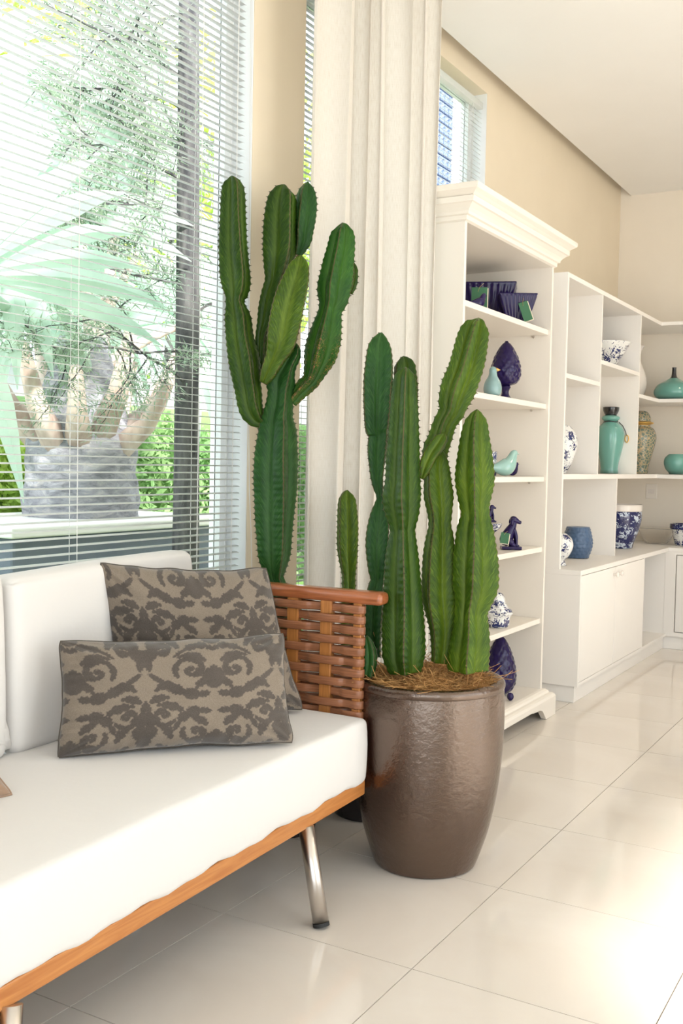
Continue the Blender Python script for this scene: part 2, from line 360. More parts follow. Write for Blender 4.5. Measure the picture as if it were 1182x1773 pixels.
slat_cache = {}
def blind(label, y0, y1, z0, z1, cords, cat='blind', tilt=8):
    x = XW-.035
    r = thing('venetian_blind', label, cat, (x, (y0+y1)/2, z0))
    ln = y1-y0
    n = int((z1-.04-z0)/.025)
    me = None; t = math.radians(tilt)
    for i in range(n):
        if me is None:
            bm = B(); K = 5; rings = []
            pr_ = [(-.0125+.025*k/(K-1), .0022*(1-((2*k/(K-1))-1)**2)) for k in range(K)]
            lo = [(a, b-.0006) for a, b in pr_[::-1]]
            prf = [(a*math.cos(t)+b*math.sin(t), -a*math.sin(t)+b*math.cos(t)) for a, b in pr_+lo]
            prism(bm, prf, 'y', -ln/2, ln/2)
            o = local('slat', bm, M['slat'], r, True); me = o.data
            for p_ in me.polygons: p_.use_smooth = len(p_.vertices) == 4
        else: o = bpy.data.objects.new('slat', me); link(o, r)
        o.location = (random.uniform(-.0008, .0008), 0, .02+.025*i); o.rotation_euler = (random.uniform(-.0008, .0008), random.uniform(-.02, .02), 0)
    obj('bottom_rail', bx(x-.012, x+.012, y0, y1, z0-.006, z0+.006), M['slat'], r)
    obj('head_rail', bx(x-.016, x+.016, y0, y1, z1-.035, z1-.002), M['slat'], r)
    for c in cords:
        for s in (-.0125, .0125):
            obj('ladder_cord', tube(B(), [(x+s, c+s*.3, z0), (x+s, c+s*.3, z1-.03)], .0011, 5), M['cord'], r)
        obj('lift_cord', tube(B(), [(x+.004, c+.012, z0), (x+.004, c+.012, z1-.03)], .001, 5), M['cord'], r)
    return r
bl1 = blind('white venetian blind behind the sofa in front of the palm garden', W1[0]+.01, W1[1]-.016, .455, ZH-.006, [1.05, 2.31, 2.90, 3.105])
bl2 = blind('white venetian blind beside the linen curtain, narrow strip showing', W2[0]+.012, W2[1]-.012, .455, ZH-.006, [3.62, 3.88])
bl3 = blind('small white venetian blind high above the tall bookcase', W3[0]+.012, W3[1]-.012, Z3[0]+.03, Z3[1]-.05, [4.5, 5.25], tilt=36)
# pull cord of the first blind, hanging on the wall pier
pc = [atx(x, y, XW+.02) for x, y in ((430, 700), (431.5, 850), (434.5, 920), (436, 985), (438, 1050))]
pc[0] = Vector((XW+.012, pc[1].y-.012, 1.75))
o = obj('pull_cord', tube(B(), [(XW-.01, 3.16, 3.2), (XW+.005, pc[0].y, 2.6)]+pc, .0014, 6), M['cord']); tag(o, 'thin white blind pull cord hanging beside the pier behind the cactus', 'cord')

# ================================================================== CURTAIN
def curtain():
    r = thing('curtain', 'full height cream linen curtain hanging between cactus and bookcase', 'curtain', (-1.95, 3.6, 0))
    A_, B_ = Vector((-2.07, 3.235)), Vector((-1.845, 3.893)); d = (B_-A_); Ln = d.length; d.normalize(); n = Vector((d.y, -d.x))
    bm = B(); nu, nv = 260, 70; uvl = bm.loops.layers.uv.new('UVMap'); grid = []
    ph = [0, .9, 1.75, 2.5, 3.45, 4.2, 5.0, 5.6, 6.3, 7.0]
    for j in range(nv+1):
        z = .015+3.37*j/nv; row = []
        for i in range(nu+1):
            s = i/nu; q = s*6.3
            k = q+.25*math.sin(2.1*q+1)+.12*math.sin(.8*z+q)
            amp = (.040+.014*math.sin(3*q+2))*(1-.15*math.sin(z*1.1))*(1-.55*max(0, s-.8)/.2)
            off = amp*math.sin(2*PI*k)+.006*math.sin(5*PI*k+z)
            al = s*Ln + .012*math.sin(4*PI*k+.6) + .03*(1-z/3.4)*(1-s)*.8
            p = A_+d*al+n*off
            row.append(bm.verts.new((p.x, p.y, z)))
        grid.append(row)
    for j in range(nv):
        for i in range(nu):
            f = bm.faces.new((grid[j][i], grid[j][i+1], grid[j+1][i+1], grid[j+1][i])); f.smooth = True
            for l, (a, b) in zip(f.loops, ((i, j), (i+1, j), (i+1, j+1), (i, j+1))): l[uvl].uv = (a/nu*1.6, b/nv*3.4)
    obj('curtain_cloth', bm, M['curtain'], r)
    obj('curtain_rod', tube(B(), [(-2.13, 3.05, 3.40), (-1.83, 3.98, 3.40)], .012, 12), M['white_frame'], r, True)
curtain()

# ================================================================== SOFA
SA = math.atan2(.05, 1.49)     # sofa turned a little from the wall
sofa = thing('sofa', 'long low sofa with white cushions, wooden rail and woven arm', 'sofa', (-1.518, 2.775, 0), rotz=SA)
# local frame: x: 0 = front face, negative towards the window; y: 0 = far end, negative towards the viewer
sofa_rot = Matrix.Rotation(SA, 4, 'Z')
SL = 2.95
def SW(x, y, z): return Matrix.Translation((-1.518, 2.775, 0)) @ sofa_rot @ Vector((x, y, z))
local('seat_rail', box(B(), -.03, 0, -SL, 0, .265, .312, .004), M['rail'], sofa)
local('end_rail', box(B(), -.62, -.03, -.03, 0, .265, .312, .003), M['rail'], sofa)
local('end_rail', box(B(), -.62, -.03, -SL, -SL+.03, .265, .312, .003), M['rail'], sofa)
local('back_rail', box(B(), -.65, -.62, -SL, 0, .265, .312, .003), M['rail'], sofa)
local('seat_base', box(B(), -.62, -.03, -SL+.03, -.03, .285, .305), M['dark'], sofa)
def soft(hx, hy, hz, r, nx, ny, nz, fn=None):
    """rounded box, centred; fn(p, n) can push points"""
    bm = B(); vd = {}
    def key(p): return tuple(round(c, 6) for c in p)
    def mk(p):
        k = key(p)
        if k not in vd:
            q = Vector((max(-(hx-r), min(hx-r, p[0])), max(-(hy-r), min(hy-r, p[1])), max(-(hz-r), min(hz-r, p[2]))))
            d = Vector(p)-q
            nn_ = d.normalized() if d.length > 1e-9 else Vector((0, 0, 1))
            P_ = q+nn_*r
            if fn: P_ = fn(P_, nn_)
            vd[k] = bm.verts.new(P_)
        return vd[k]
    def edge(h, n):          # samples clustered at the edges
        a = [-h+2*h*i/n for i in range(n+1)]
        for c in (r*.15, r*.5, r): a += [-h+c, h-c]
        return sorted(set(round(x, 6) for x in a))
    ex, ey, ez = edge(hx, nx), edge(hy, ny), edge(hz, nz)
    def face(A1, A2, f):
        for i in range(len(A1)-1):
            for j in range(len(A2)-1):
                q = [mk(f(A1[a], A2[b])) for a, b in ((i, j), (i+1, j), (i+1, j+1), (i, j+1))]
                if len(set(q)) >= 3:
                    try: bm.faces.new(list(dict.fromkeys(q)))
                    except ValueError: pass
    for s in (-1, 1):
        face(ex, ey, lambda a, b: (a, b, s*hz)); face(ex, ez, lambda a, b: (a, s*hy, b)); face(ey, ez, lambda a, b: (s*hx, a, b))
    return bm
def place(bm, mtx):
    bmesh.ops.transform(bm, matrix=mtx, verts=bm.verts); return bm
# seat cushion: one long mattress, gently wavy lower edge
def seatfn(p, n):
    p = p.copy()
    a, b = p.x/.325, p.y/(SL/2)
    if n.z > .3: p.z += .010*(1-a*a)*(1-b**8) + .003*noise.noise(Vector((p.x*5, p.y*5, 0)))
    if p.z < -.05: p.z += .004*math.sin(p.y*21)+.003*math.sin(p.y*47+1)
    if n.x > .3: p.x += .006*(1-(p.z/.1)**2)+.003*noise.noise(Vector((p.y*6, p.z*9, 3)))
    return p
bm = soft(.325, (SL-.01)/2, .0995, .018, 10, 90, 5, seatfn)
local('seat_cushion', place(bm, Matrix.Translation((-.318, -SL/2+.002, .407))), M['sofa'], sofa, True)
local('cushion_seam', place(tube(B(), [(.0075, -SL/2+.03+i*(SL-.06)/60, .003*noise.noise(Vector((0, i*.3, 1)))) for i in range(61)], .0016, 6), Matrix.Translation((-.0005, -SL/2, .482))), M['sofa'], sofa, True)
def backfn(p, n):
    p = p.copy(); b = p.y/.8; c = p.z/.25
    p.x += (1 if n.x > 0 else -1)*(.012*(1-b*b)*(1-c*c) if abs(n.x) > .3 else 0) + .004*noise.noise(Vector((p.y*4, p.z*5, 7)))
    p.z += (.012*math.sin(p.y*3+.5) if n.z > .3 else 0)
    return p
# back cushions
bm = soft(.055, .40, .243, .035, 4, 30, 18, backfn)
local('back_cushion', place(bm, Matrix.Translation((-.655, -.475, .742)) @ Matrix.Rotation(math.radians(-2), 4, 'Y')), M['sofa'], sofa, True)
bm = soft(.055, .40, .243, .035, 4, 30, 18, backfn)
local('back_cushion', place(bm, Matrix.Translation((-.655, -1.29, .742)) @ Matrix.Rotation(math.radians(-2), 4, 'Y')), M['sofa'], sofa, True)
# legs: splayed steel tubes
def leg(p0, p1):
    a, b = Vector(p0), Vector(p1)
    o = obj('leg', tube(B(), [a, b], .0225, 24), M['steel'], sofa, True)
    for p_ in o.data.polygons: p_.use_smooth = len(p_.vertices) == 4
    d = (b-a).normalized(); obj('rubber_foot', tube(B(), [b-d*.004, b+d*.006], .0235, 24), M['rubber'], o, False)
leg((-1.518, 2.432, .2655), (-1.449, 2.410, .010))
leg((-1.470, 1.322, .268), (-1.420, 1.262, .010))
leg(SW(-.57, -.42, .268), SW(-.60, -.36, .010)); leg(SW(-.57, -1.45, .268), SW(-.60, -1.51, .010))
# woven arm at the far end
AY = .022   # local y of the arm centre plane
local('arm_rail', place(soft(.365, .033, .0205, .016, 16, 3, 2), Matrix.Translation((-.325, AY+.012, .876))), M['armrail'], sofa, True)
posts = [-.045, -.158, -.281, -.404, -.527, -.640]
for k, x in enumerate(posts):
    w_ = .020 if k else .014
    local('post', box(B(), x-w_, x+w_, AY-.013, AY+.013, .265, .858, .002), M['post'], sofa)
nrow = 18; rp = .0334
for rI in range(nrow):
    z = .838-rI*rp
    if z < .28: break
    bm = B(); path = []
    xs = np.linspace(-.655, -.047, 90)
    for side in (-1, 1):
        pts = []
        for x in xs:
            ph = (x-(-.158))/.1225
            a = math.cos(PI*ph)*(1 if rI % 2 else -1)
            s_ = math.copysign(abs(a)**.55, a)
            y = side*(.0115+.0085*s_*(-side if False else 1))
            kk = 1 if x < -.09 else max(0, (-.047-x)/.043); y = AY + side*(.0155 + (.0115+.0085*s_-.0155)*kk)
            pts.append((x, y))
        path += pts if side == -1 else pts[::-1]
        if side == -1: path += [(-.047+.022*math.cos(t_), AY+.0155*math.sin(t_)) for t_ in np.linspace(-PI/2+.2, PI/2-.2, 9)]
    h = .0135; th = .0022; rings = []
    for i, (x, y) in enumerate(path):
        a = Vector(path[max(i-1, 0)]); b = Vector(path[min(i+1, len(path)-1)]); t_ = (b-a); t_ = t_.normalized() if t_.length > 0 else Vector((1, 0))
        n_ = Vector((t_.y, -t_.x)); p = Vector((x, y))
        o_, i_ = p+n_*th, p-n_*th; oo = p+n_*th*.2
        rings.append([(o_.x, o_.y, z+h*.72), (oo.x, oo.y, z+h), (i_.x, i_.y, z+h*.8), (i_.x, i_.y, z-h*.8), (oo.x, oo.y, z-h), (o_.x, o_.y, z-h*.72)])
    ringloft(bm, rings); o = local('woven_strip', bm, M['strip'], sofa, True)

# ================================================================== PILLOWS
def bez(p, q, r, t): return p*(1-t)**2+2*q*t*(1-t)+r*t*t
def damask(nu, nv, w, h, seed):
    """0/1 scroll pattern sampled on a grid: curling strokes with lobed leaves, mirrored left-right"""
    rs = np.random.RandomState(seed)
    U, V = np.meshgrid(np.linspace(0, w, nu), np.linspace(0, h, nv))
    T = .30; U = U*.80; V = V*.80                                     # repeat of the design in metres
    x = np.abs(((U+seed*.043) % T)-T/2)         # mirror
    y = (V+seed*.061) % T
    # ragged edges
    rag = .0009*np.sin(x*520+3*np.sin(y*310))+.0009*np.sin(y*470+3*np.sin(x*350))
    D = np.full(U.shape, 1.0)
    def stroke(pts, wid):
        nonlocal D
        pts = np.array(pts); 
        for k in range(len(pts)):
            for oy in (-T, 0, T):
                d = np.hypot(x-pts[k, 0], y-pts[k, 1]-oy)-wid[k]
                D = np.minimum(D, d-.0006)
    def spiral(cx, cy, r0, a0, turns, w0, sgn=1, tail=None):
        n = 70; P_ = []; W_ = []
        for i in range(n):
            t = i/(n-1); a = a0+sgn*turns*2*PI*t; r = r0*(1-t)**.8+.002
            P_.append((cx+r*math.cos(a), cy+r*math.sin(a))); W_.append(w0*(.55+.6*math.sin(PI*min(1, t*1.2)))*(1+.28*math.sin(t*26)))
        P_.append((cx, cy)); W_.append(w0*.9)
        stroke(P_, W_)
    def leafy(p, q, r, w0, lob=22):
        n = 50; p, q, r = map(np.array, (p, q, r)); P_ = [bez(p, q, r, i/(n-1)) for i in range(n)]
        W_ = [w0*(.35+math.sin(PI*(i/(n-1))**.8))*(1+.3*math.sin(i/(n-1)*lob)) for i in range(n)]
        stroke(P_, W_)
    spiral(.050, .085, .034, -.6, 1.25, .0075, 1)
    spiral(.108, .150, .030, 2.4, 1.2, .0072, -1)
    spiral(.045, .215, .026, .5, 1.1, .0068, -1)
    spiral(.112, .262, .024, 3.6, 1.1, .0065, 1)
    for (a_, b_, c_, w_) in (((.02, .105), (.04, .13), (.078, .118), .0065), ((.085, .035), (.11, .055), (.128, .03), .007), ((.075, .145), (.085, .17), (.12, .19), .006),
        ((.02, .235), (.03, .25), (.06, .262), .006), ((.095, .205), (.10, .235), (.125, .24), .006), ((.07, .275), (.10, .295), (.125, .292), .0065), ((.0, .06), (.035, .05), (.04, .03), .006), ((.14, .0), (.12, .015), (.10, .01), .006)):
        leafy(a_, b_, c_, w_)
    leafy((.012, .02), (.06, .00), (.140, .075), .0085)
    leafy((.140, .085), (.15, .15), (.070, .185), .008)
    leafy((.0, .135), (.03, .17), (.085, .120), .006)
    leafy((.010, .270), (.07, .285), (.088, .225), .008)
    leafy((.148, .19), (.13, .23), (.150, .30), .009)
    leafy((.0, .165), (.010, .185), (.0, .215), .014, 14)
    leafy((.0, .040), (.012, .062), (.0, .088), .012, 14)
    leafy((.150, .10), (.14, .118), (.150, .138), .011, 12)
    return np.clip(.5-(D+rag)/.0022, 0, 1)
def pillow_mat(name):
    m = mat(name, (.4, .35, .3), .85, sheen=.3); at = N(m, 'ShaderNodeAttribute', attribute_name='damask')
    v = coords(m); nz = noise_t(m, v, 400, 2)
    c1 = ramp(m, nz, [(.3, (.060, .047, .038)), (.7, (.085, .069, .056))]); c2 = ramp(m, nz, [(.3, (.175, .138, .102)), (.7, (.23, .185, .14))])
    mx_ = N(m, 'ShaderNodeMixRGB'); L(m, at.outputs['Fac'], mx_.inputs[0]); L(m, c2, mx_.inputs[1]); L(m, c1, mx_.inputs[2])
    L(m, mx_.outputs[0], bsdf(m).inputs['Base Color']); bump(m, nz, .2, .002); return m
M['damask'] = pillow_mat('damask_fabric')
M['piping'] = mat('dark_piping', (.09, .075, .06), .8)
M['brown_fabric'] = mat('brown_velvet', (.30, .19, .12), .8, sheen=.4)
M['white_pillow'] = M['sofa']
def pillow(label, corners, thick, w, h, seed, name='throw_pillow', material=None, nu=480, nv=300, piping=True, group=None, nrm=None):
    BL, BR, TR, TL = [Vector(c) for c in corners]
    cm = (BL+BR+TR+TL)/4; g_ = 1.045 if seed else 1.0
    BL, BR, TR, TL = [cm+(q-cm)*g_ for q in (BL, BR, TR, TL)]
    for q in (BL, BR): q.z = max(q.z, .512)
    c0 = (BL+BR)/2; c0.z = min(BL.z, BR.z)
    r = thing(name, label, 'pillow', c0, group)
    N_ = (BR-BL).cross(TL-BL).normalized()       # towards the viewer
    if N_.dot(CAM-BL) < 0: N_ = -N_
    pat = damask(nu+1, nv+1, w, h, seed) if seed else None
    bm = B(); cl = bm.verts.layers.float.new('damask')
    def pos(u, v, s):      # u,v in -1..1
        e = (1-abs(u)**2.6)*(1-abs(v)**2.6)
        kc = 1-.05*(abs(u)*abs(v))**8; uu = u*kc*(1-.075*(1-v*v)**.7)+.012*noise.noise(Vector((v*3, seed, 2)))*abs(u)**4; vv = v*kc*(1-.11*(1-u*u)**.7)+.03*noise.noise(Vector((u*3, seed, 5)))*abs(v)**4
        a, b = (uu+1)/2, (vv+1)/2
        p = BL*(1-a)*(1-b)+BR*a*(1-b)+TR*a*b+TL*(1-a)*b
        wr = .016*noise.noise(Vector((u*2.2+seed, v*2.0, s)))+.006*noise.noise(Vector((u*5+seed, v*5, s*2)))
        # gathers radiating from the corners
        cu, cv = 1-abs(u), 1-abs(v); rad = math.hypot(cu, cv)
        wr += .009*math.sin(12*math.atan2(cv+.001, cu+.001)+seed)*math.exp(-(rad/.33)**2)*min(1, rad*6)
        ed = min(1-abs(u), 1-abs(v)); tt = u if (1-abs(v)) < (1-abs(u)) else v
        wr += .0035*math.sin(tt*34+3*math.sin(tt*7+seed))*math.exp(-(ed/.16)**2)*min(1, ed*14)
        return p+N_*s*(thick/2*max(e, 0)**.5+wr*min(1, e*4)+.0005)
    vs_ = {}
    for s in (1, -1):
        st = 1 if s == 1 else 3
        us = list(range(0, nu+1, st)) if s == 1 else list(range(0, nu+1, st))
        for j in range(0, nv+1):
            for i in range(0, nu+1):
                border = i in (0, nu) or j in (0, nv)
                if s == -1 and border: vs_[(i, j, s)] = vs_[(i, j, 1)]; continue
                if s == -1 and not (i % 5 == 0 and j % 5 == 0): continue
                vv_ = bm.verts.new(pos(2*i/nu-1, 2*j/nv-1, s)); vv_[cl] = float(pat[j, i]) if pat is not None else 0.0
                vs_[(i, j, s)] = vv_
    for j in range(nv):
        for i in range(nu): bm.faces.new((vs_[(i, j, 1)], vs_[(i+1, j, 1)], vs_[(i+1, j+1, 1)], vs_[(i, j+1, 1)]))
    for j in range(0, nv, 5):
        for i in range(0, nu, 5):
            loop = []
            bot = [(i+k, j) for k in range(6)] if j == 0 else [(i, j), (i+5, j)]
            rgt = [(i+5, j+k) for k in range(6)] if i+5 == nu else [(i+5, j), (i+5, j+5)]
            top = [(i+5-k, j+5) for k in range(6)] if j+5 == nv else [(i+5, j+5), (i, j+5)]
            lft = [(i, j+5-k) for k in range(6)] if i == 0 else [(i, j+5), (i, j)]
            seq = []
            for q in bot+rgt+top+lft:
                v_ = vs_[(q[0], q[1], -1)]
                if v_ not in seq: seq.append(v_)
            bm.faces.new(seq[::-1])
    o = obj('cover', bm, material or M['damask'], r, True)
    if piping:
        pts = [pos(t, -1, 0) for t in np.linspace(-1, 1, 60)]+[pos(1, t, 0) for t in np.linspace(-1, 1, 40)][1:]+[pos(t, 1, 0) for t in np.linspace(1, -1, 60)][1:]+[pos(-1, t, 0) for t in np.linspace(1, -1, 40)][1:]
        obj('piping', tube(B(), pts, .0032, 6), M['piping'] if seed else (material or M['piping']), r, True)
    return r
def onplane(x, y, P0, n_): d = ray(x, y); return CAM+d*((P0-CAM).dot(n_)/d.dot(n_))
# lumbar pillow
bl, br = atz(100, 1314, .515), atz(506, 1288, .515)
e = (br-bl).normalized(); nb = Vector((-e.y, e.x, 0)); nb = nb if nb.dot(FW) > 0 else -nb
tl = onplane(104, 1110, bl+nb*.085, nb); trr = onplane(490, 1097, br+nb*.085, nb)
pillow('rectangular taupe damask pillow lying in front of the square one', (bl, br, trr, tl), .16, .62, .36, 3)
br = Vector((-1.700, 2.690, .515)); bl = Vector((-2.075, 2.265, .515))
tl = atx(174, 974, -2.120); trr = atx(460, 984, -1.840)
pillow('square taupe damask pillow standing behind the rectangular one against the arm', (bl, br, trr, tl), .16, .58, .50, 5, nu=420, nv=360)
# white pillow and brown pillow corner at the left edge of the picture
pillow('plain white pillow at the left edge of the photo against the back cushion', (Vector((-2.08, 1.40, .515)), atz(26, 1298, .515), Vector((-2.135, 1.86, .76)), Vector((-2.17, 1.38, .90))), .13, .5, .4, 0, material=M['white_pillow'], nu=60, nv=60, piping=False)
pillow('brown velvet pillow at the left edge of the photo, only its corner showing', (Vector((-1.93, 1.23, .518)), atz(30, 1378, .515), Vector((-2.005, 1.62, .70)), Vector((-2.06, 1.17, .86))), .10, .45, .4, 0, material=M['brown_fabric'], nu=60, nv=60)

# ================================================================== POTS AND CACTI
def smooth_pts(pts, n=8): return rprof(pts, n)
def stem(root, px, dep, phase, ribs=4, m='cactus', valley=.52, name='stem', tip=True, base_round=False, tooth=.021, dd=0.0, seedk=0, sub=None):
    """px: list of (x, y, half width in the photograph) from base to tip; dep: distance; dd: change of distance base -> tip"""
    P_ = smooth_pts(px, 6)
    n0 = len(P_)
    sil = max(abs(math.cos(math.radians(phase)+2*PI*k/ribs)) for k in range(ribs))
    ctr = [atd(p[0], p[1], dep+dd*i/(n0-1)) for i, p in enumerate(P_)]
    rad = [p[2]*(dep+dd*i/(n0-1))/F/sil for i, p in enumerate(P_)]
    # resample every tooth/4
    cum = [0]
    for a, b in zip(ctr[:-1], ctr[1:]): cum.append(cum[-1]+(b-a).length)
    Ltot = cum[-1]; step = tooth/4; ns = int(Ltot/step)
    S_ = [Ltot*i/ns for i in range(ns+1)]
    cx = [Vector((np.interp(s, cum, [c.x for c in ctr]), np.interp(s, cum, [c.y for c in ctr]), np.interp(s, cum, [c.z for c in ctr]))) for s in S_]
    rr = [float(np.interp(s, cum, rad)) for s in S_]
    # smooth the radius a little
    for _ in range(2): rr = [rr[0]]+[(rr[i-1]+2*rr[i]+rr[i+1])/4 for i in range(1, ns)]+[rr[-1]]
    bm = B(); uvl = bm.loops.layers.uv.new('UVMap')
    rnd = random.Random(seedk*13+len(px))
    rings = []; info = []; tips = []
    ph0 = math.radians(phase)
    for i, (c, R) in enumerate(zip(cx, rr)):
        T = (cx[min(i+1, ns)]-cx[max(i-1, 0)]).normalized()
        e1 = (RT-T*RT.dot(T)).normalized(); e2 = e1.cross(T)
        if e2.dot(CAM-c) < 0: e2 = -e2
        s = S_[i]; k = 1.0
        if tip:
            q = (Ltot-s)/(max(rr[int(ns*.85)], .02)*.9)
            if q < 1: k = math.sqrt(max(0, 1-(1-q)**2))*.98+.02
        if base_round:
            q = s/(max(rr[int(ns*.2)], .02)*.8)
            if q < 1: k *= math.sqrt(max(0, 1-(1-q)**2))*.9+.1
        R *= k
        ring = []; inf = []
        for r_ in range(ribs):
            th = ph0+2*PI*r_/ribs+.06*math.sin(s*9+r_*2+seedk)
            hw = PI/ribs
            tph = (s/tooth+r_*.37) % 1.0
            saw = .5+.5*math.cos(2*PI*tph)
            Rt = R*(1-.02+.03*saw**1.5)+ (.0016*saw if R > .01 else 0)
            Rt *= 1+.03*noise.noise(Vector((s*14, r_*3.1, seedk)))
            vr = R*valley
            tipp = Vector((Rt*math.cos(th), Rt*math.sin(th)))
            vl = Vector((vr*math.cos(th-hw), vr*math.sin(th-hw))); vv = Vector((vr*math.cos(th+hw), vr*math.sin(th+hw)))
            und = .05*R*math.sin(2*PI*tph)
            n_ = Vector((-math.sin(th), math.cos(th)))
            def cp(V_, t, sg):
                # straight from tip to valley, a little swollen near the rib foot
                p = tipp.lerp(V_, t)+n_*sg*(R*.10*math.sin(PI*min(1, t*1.05))+.0016)
                return p
            ring += [cp(vl, .82, -1), cp(vl, .55, -1), cp(vl, .28, -1), cp(vl, .07, -1), tipp, cp(vv, .07, 1), cp(vv, .28, 1), cp(vv, .55, 1), cp(vv, .82, 1), vv]
            inf += [.82, .55, .28, .08, .0, .08, .28, .55, .82, 1.0]
            if saw > .97 and R > .008: tips.append((c+e1*Rt*math.cos(th)+e2*Rt*math.sin(th), (e1*math.cos(th)+e2*math.sin(th)), T))
        rings.append([bm.verts.new(c+e1*p.x+e2*p.y) for p in ring]); info.append(inf)
    nn_ = len(rings[0])
    for i in range(ns):
        for j in range(nn_):
            j2 = (j+1) % nn_
            f = bm.faces.new((rings[i][j], rings[i][j2], rings[i+1][j2], rings[i+1][j])); f.smooth = True
            for l, (a, b) in zip(f.loops, ((i, j), (i, j2), (i+1, j2), (i+1, j))): l[uvl].uv = (info[a][b], S_[a])
    bm.faces.new(rings[0][::-1]); bm.faces.new(rings[-1])
    o = obj(name, bm, M[m], root)
    # spines: pairs of short dark thorns on every tooth
    bm = B()
    for p, d, T in tips:
        side = d.cross(T)
        bp = bmesh.ops.create_icosphere(bm, subdivisions=1, radius=.0021, matrix=Matrix.Translation(p))
        for s in (-1, 1):
            dr = (d*.8+side*s*.5+T*rnd.uniform(-.2, .3)).normalized(); ln = rnd.uniform(.0055, .0085)
            a = dr.orthogonal().normalized()*.0010; b = dr.cross(a)
            v = [bm.verts.new(p+a), bm.verts.new(p-a*.5+b*.87), bm.verts.new(p-a*.5-b*.87), bm.verts.new(p+dr*ln)]
            for q in ((0, 1, 3), (1, 2, 3), (2, 0, 3)): bm.faces.new([v[k] for k in q])
    if tips:
        so_ = obj('spines', bm, M['spine'], o); tag(so_, kind='stuff')
    return o
def c5(x, y): return 560+x*.28765, 530+y*.28765
def c6(x, y): return 560+x*.28765, 860+y*.28765
def c3(x, y): return 360+x*.2538, 280+y*.2538
def c4(x, y): return 380+x*.2538, 680+y*.2538
def prof(f, rows, sc):
    out = []
    for y, a, b in rows:
        x, yy = f((a+b)/2, y); out.append((x, yy, (b-a)/2*sc))
    return out
S5, S3 = .28765, .2538

def pot(name, label, c, prf, lipz, m, segs=96):
    r = thing(name, label, 'pot', (c[0], c[1], 0))
    body = lathe(B(), smooth_pts(prf, 5), segs, (c[0], c[1], 0), (True, False), fn=lambda r_, z, a: r_*(1+.004*math.sin(2*a+z*4)+.003*math.sin(3*a+1)))
    rz = prf[-1][1]; rr = prf[-1][0]
    obj('body', body, m, r, True)
    lip = [(rr-.004, rz-.028), (rr+.003, rz-.024), (rr+.006, rz-.012), (rr+.003, rz-.002), (rr-.006, rz+.004), (rr-.018, rz+.004), (rr-.028, rz-.004), (rr-.032, rz-.02), (rr-.030, rz-.16)]
    obj('rim', lathe(B(), smooth_pts(lip, 3), segs, (c[0], c[1], 0), (False, False)), m, r, True)
    obj('soil', lathe(B(), [(rr-.031, rz-.11), (rr-.031, rz-.05), (.05, rz-.035), (.001, rz-.032)], 40, (c[0], c[1], 0)), M['soil'], r, True)
    return r
PA = (-1.420, 3.010)
potA = pot('plant_pot', 'large glossy dark brown glazed pot beside the sofa, tapering to its base', PA,
    [(.150, .0), (.163, .003), (.172, .022), (.185, .06), (.206, .13), (.226, .23), (.239, .34), (.245, .45), (.245, .54), (.241, .606)], .61, M['pot'])
bm = B()
cactA = thing('cactus', 'multi-stemmed candelabra cactus growing in the large glossy brown pot', 'cactus', (PA[0], PA[1], .60))
D0 = 3.28
a1 = prof(c6, [(960, 250, 345), (860, 250, 345), (700, 248, 355), (560, 262, 358), (500, 282, 362), (430, 266, 372), (300, 253, 385), (180, 265, 392), (90, 290, 388), (20, 318, 366)], S5)+prof(c5, [(1135, 318, 358), (1090, 300, 358), (1030, 285, 358), (1000, 280, 362), (960, 276, 366), (900, 268, 376), (830, 266, 383), (780, 272, 386), (740, 250, 394), (620, 238, 405), (480, 235, 412), (380, 245, 418), (300, 256, 412), (230, 275, 400), (185, 300, 388), (158, 325, 375)], S5)
stem(cactA, a1, D0+.17, 48, m='cactus_b', seedk=1)
a2 = prof(c6, [(1060, 395, 590), (1000, 368, 605), (950, 352, 612), (800, 350, 610), (600, 358, 595), (400, 368, 578), (270, 388, 560), (200, 398, 550), (110, 372, 575), (0, 355, 585)], S5)+prof(c5, [(1050, 368, 582), (900, 378, 578), (750, 390, 574), (600, 400, 568), (500, 412, 560), (430, 422, 554), (390, 440, 545), (366, 465, 520)], S5)
stem(cactA, a2, D0-.04, 92, m='cactus', seedk=2)
# dark stem tip behind
ab = prof(c5, [(700, 440, 560), (500, 430, 560), (400, 425, 552), (340, 430, 540), (300, 450, 510)], S5)
stem(cactA, ab, D0+.24, 40, m='cactus', seedk=9)
a3 = prof(c5, [(1010, 590, 700), (930, 590, 742), (860, 600, 758), (800, 628, 776), (730, 650, 795), (690, 668, 812), (640, 690, 850), (580, 690, 880), (500, 700, 925), (400, 740, 960), (300, 768, 985), (200, 800, 1000), (130, 830, 1003), (95, 860, 998), (70, 890, 975)], S5)
stem(cactA, a3, D0+.06, 29, ribs=5, m='cactus_y', seedk=3, valley=.5)
a4 = prof(c5, [(1040, 578, 606), (980, 570, 650), (900, 600, 690), (840, 640, 730), (790, 680, 752), (765, 705, 745)], S5)
stem(cactA, a4, D0-.02, 60, m='cactus_y', seedk=4)
a5 = prof(c6, [(1000, 650, 745), (900, 650, 770), (800, 640, 790), (700, 620, 795), (600, 602, 795), (480, 598, 795), (340, 605, 790), (230, 622, 778), (170, 635, 762), (100, 628, 768), (0, 605, 775)], S5)+prof(c5, [(1080, 604, 765), (980, 610, 752), (900, 640, 742), (860, 655, 735)], S5)
stem(cactA, a5, D0+.02, 35, m='cactus_y', seedk=5)
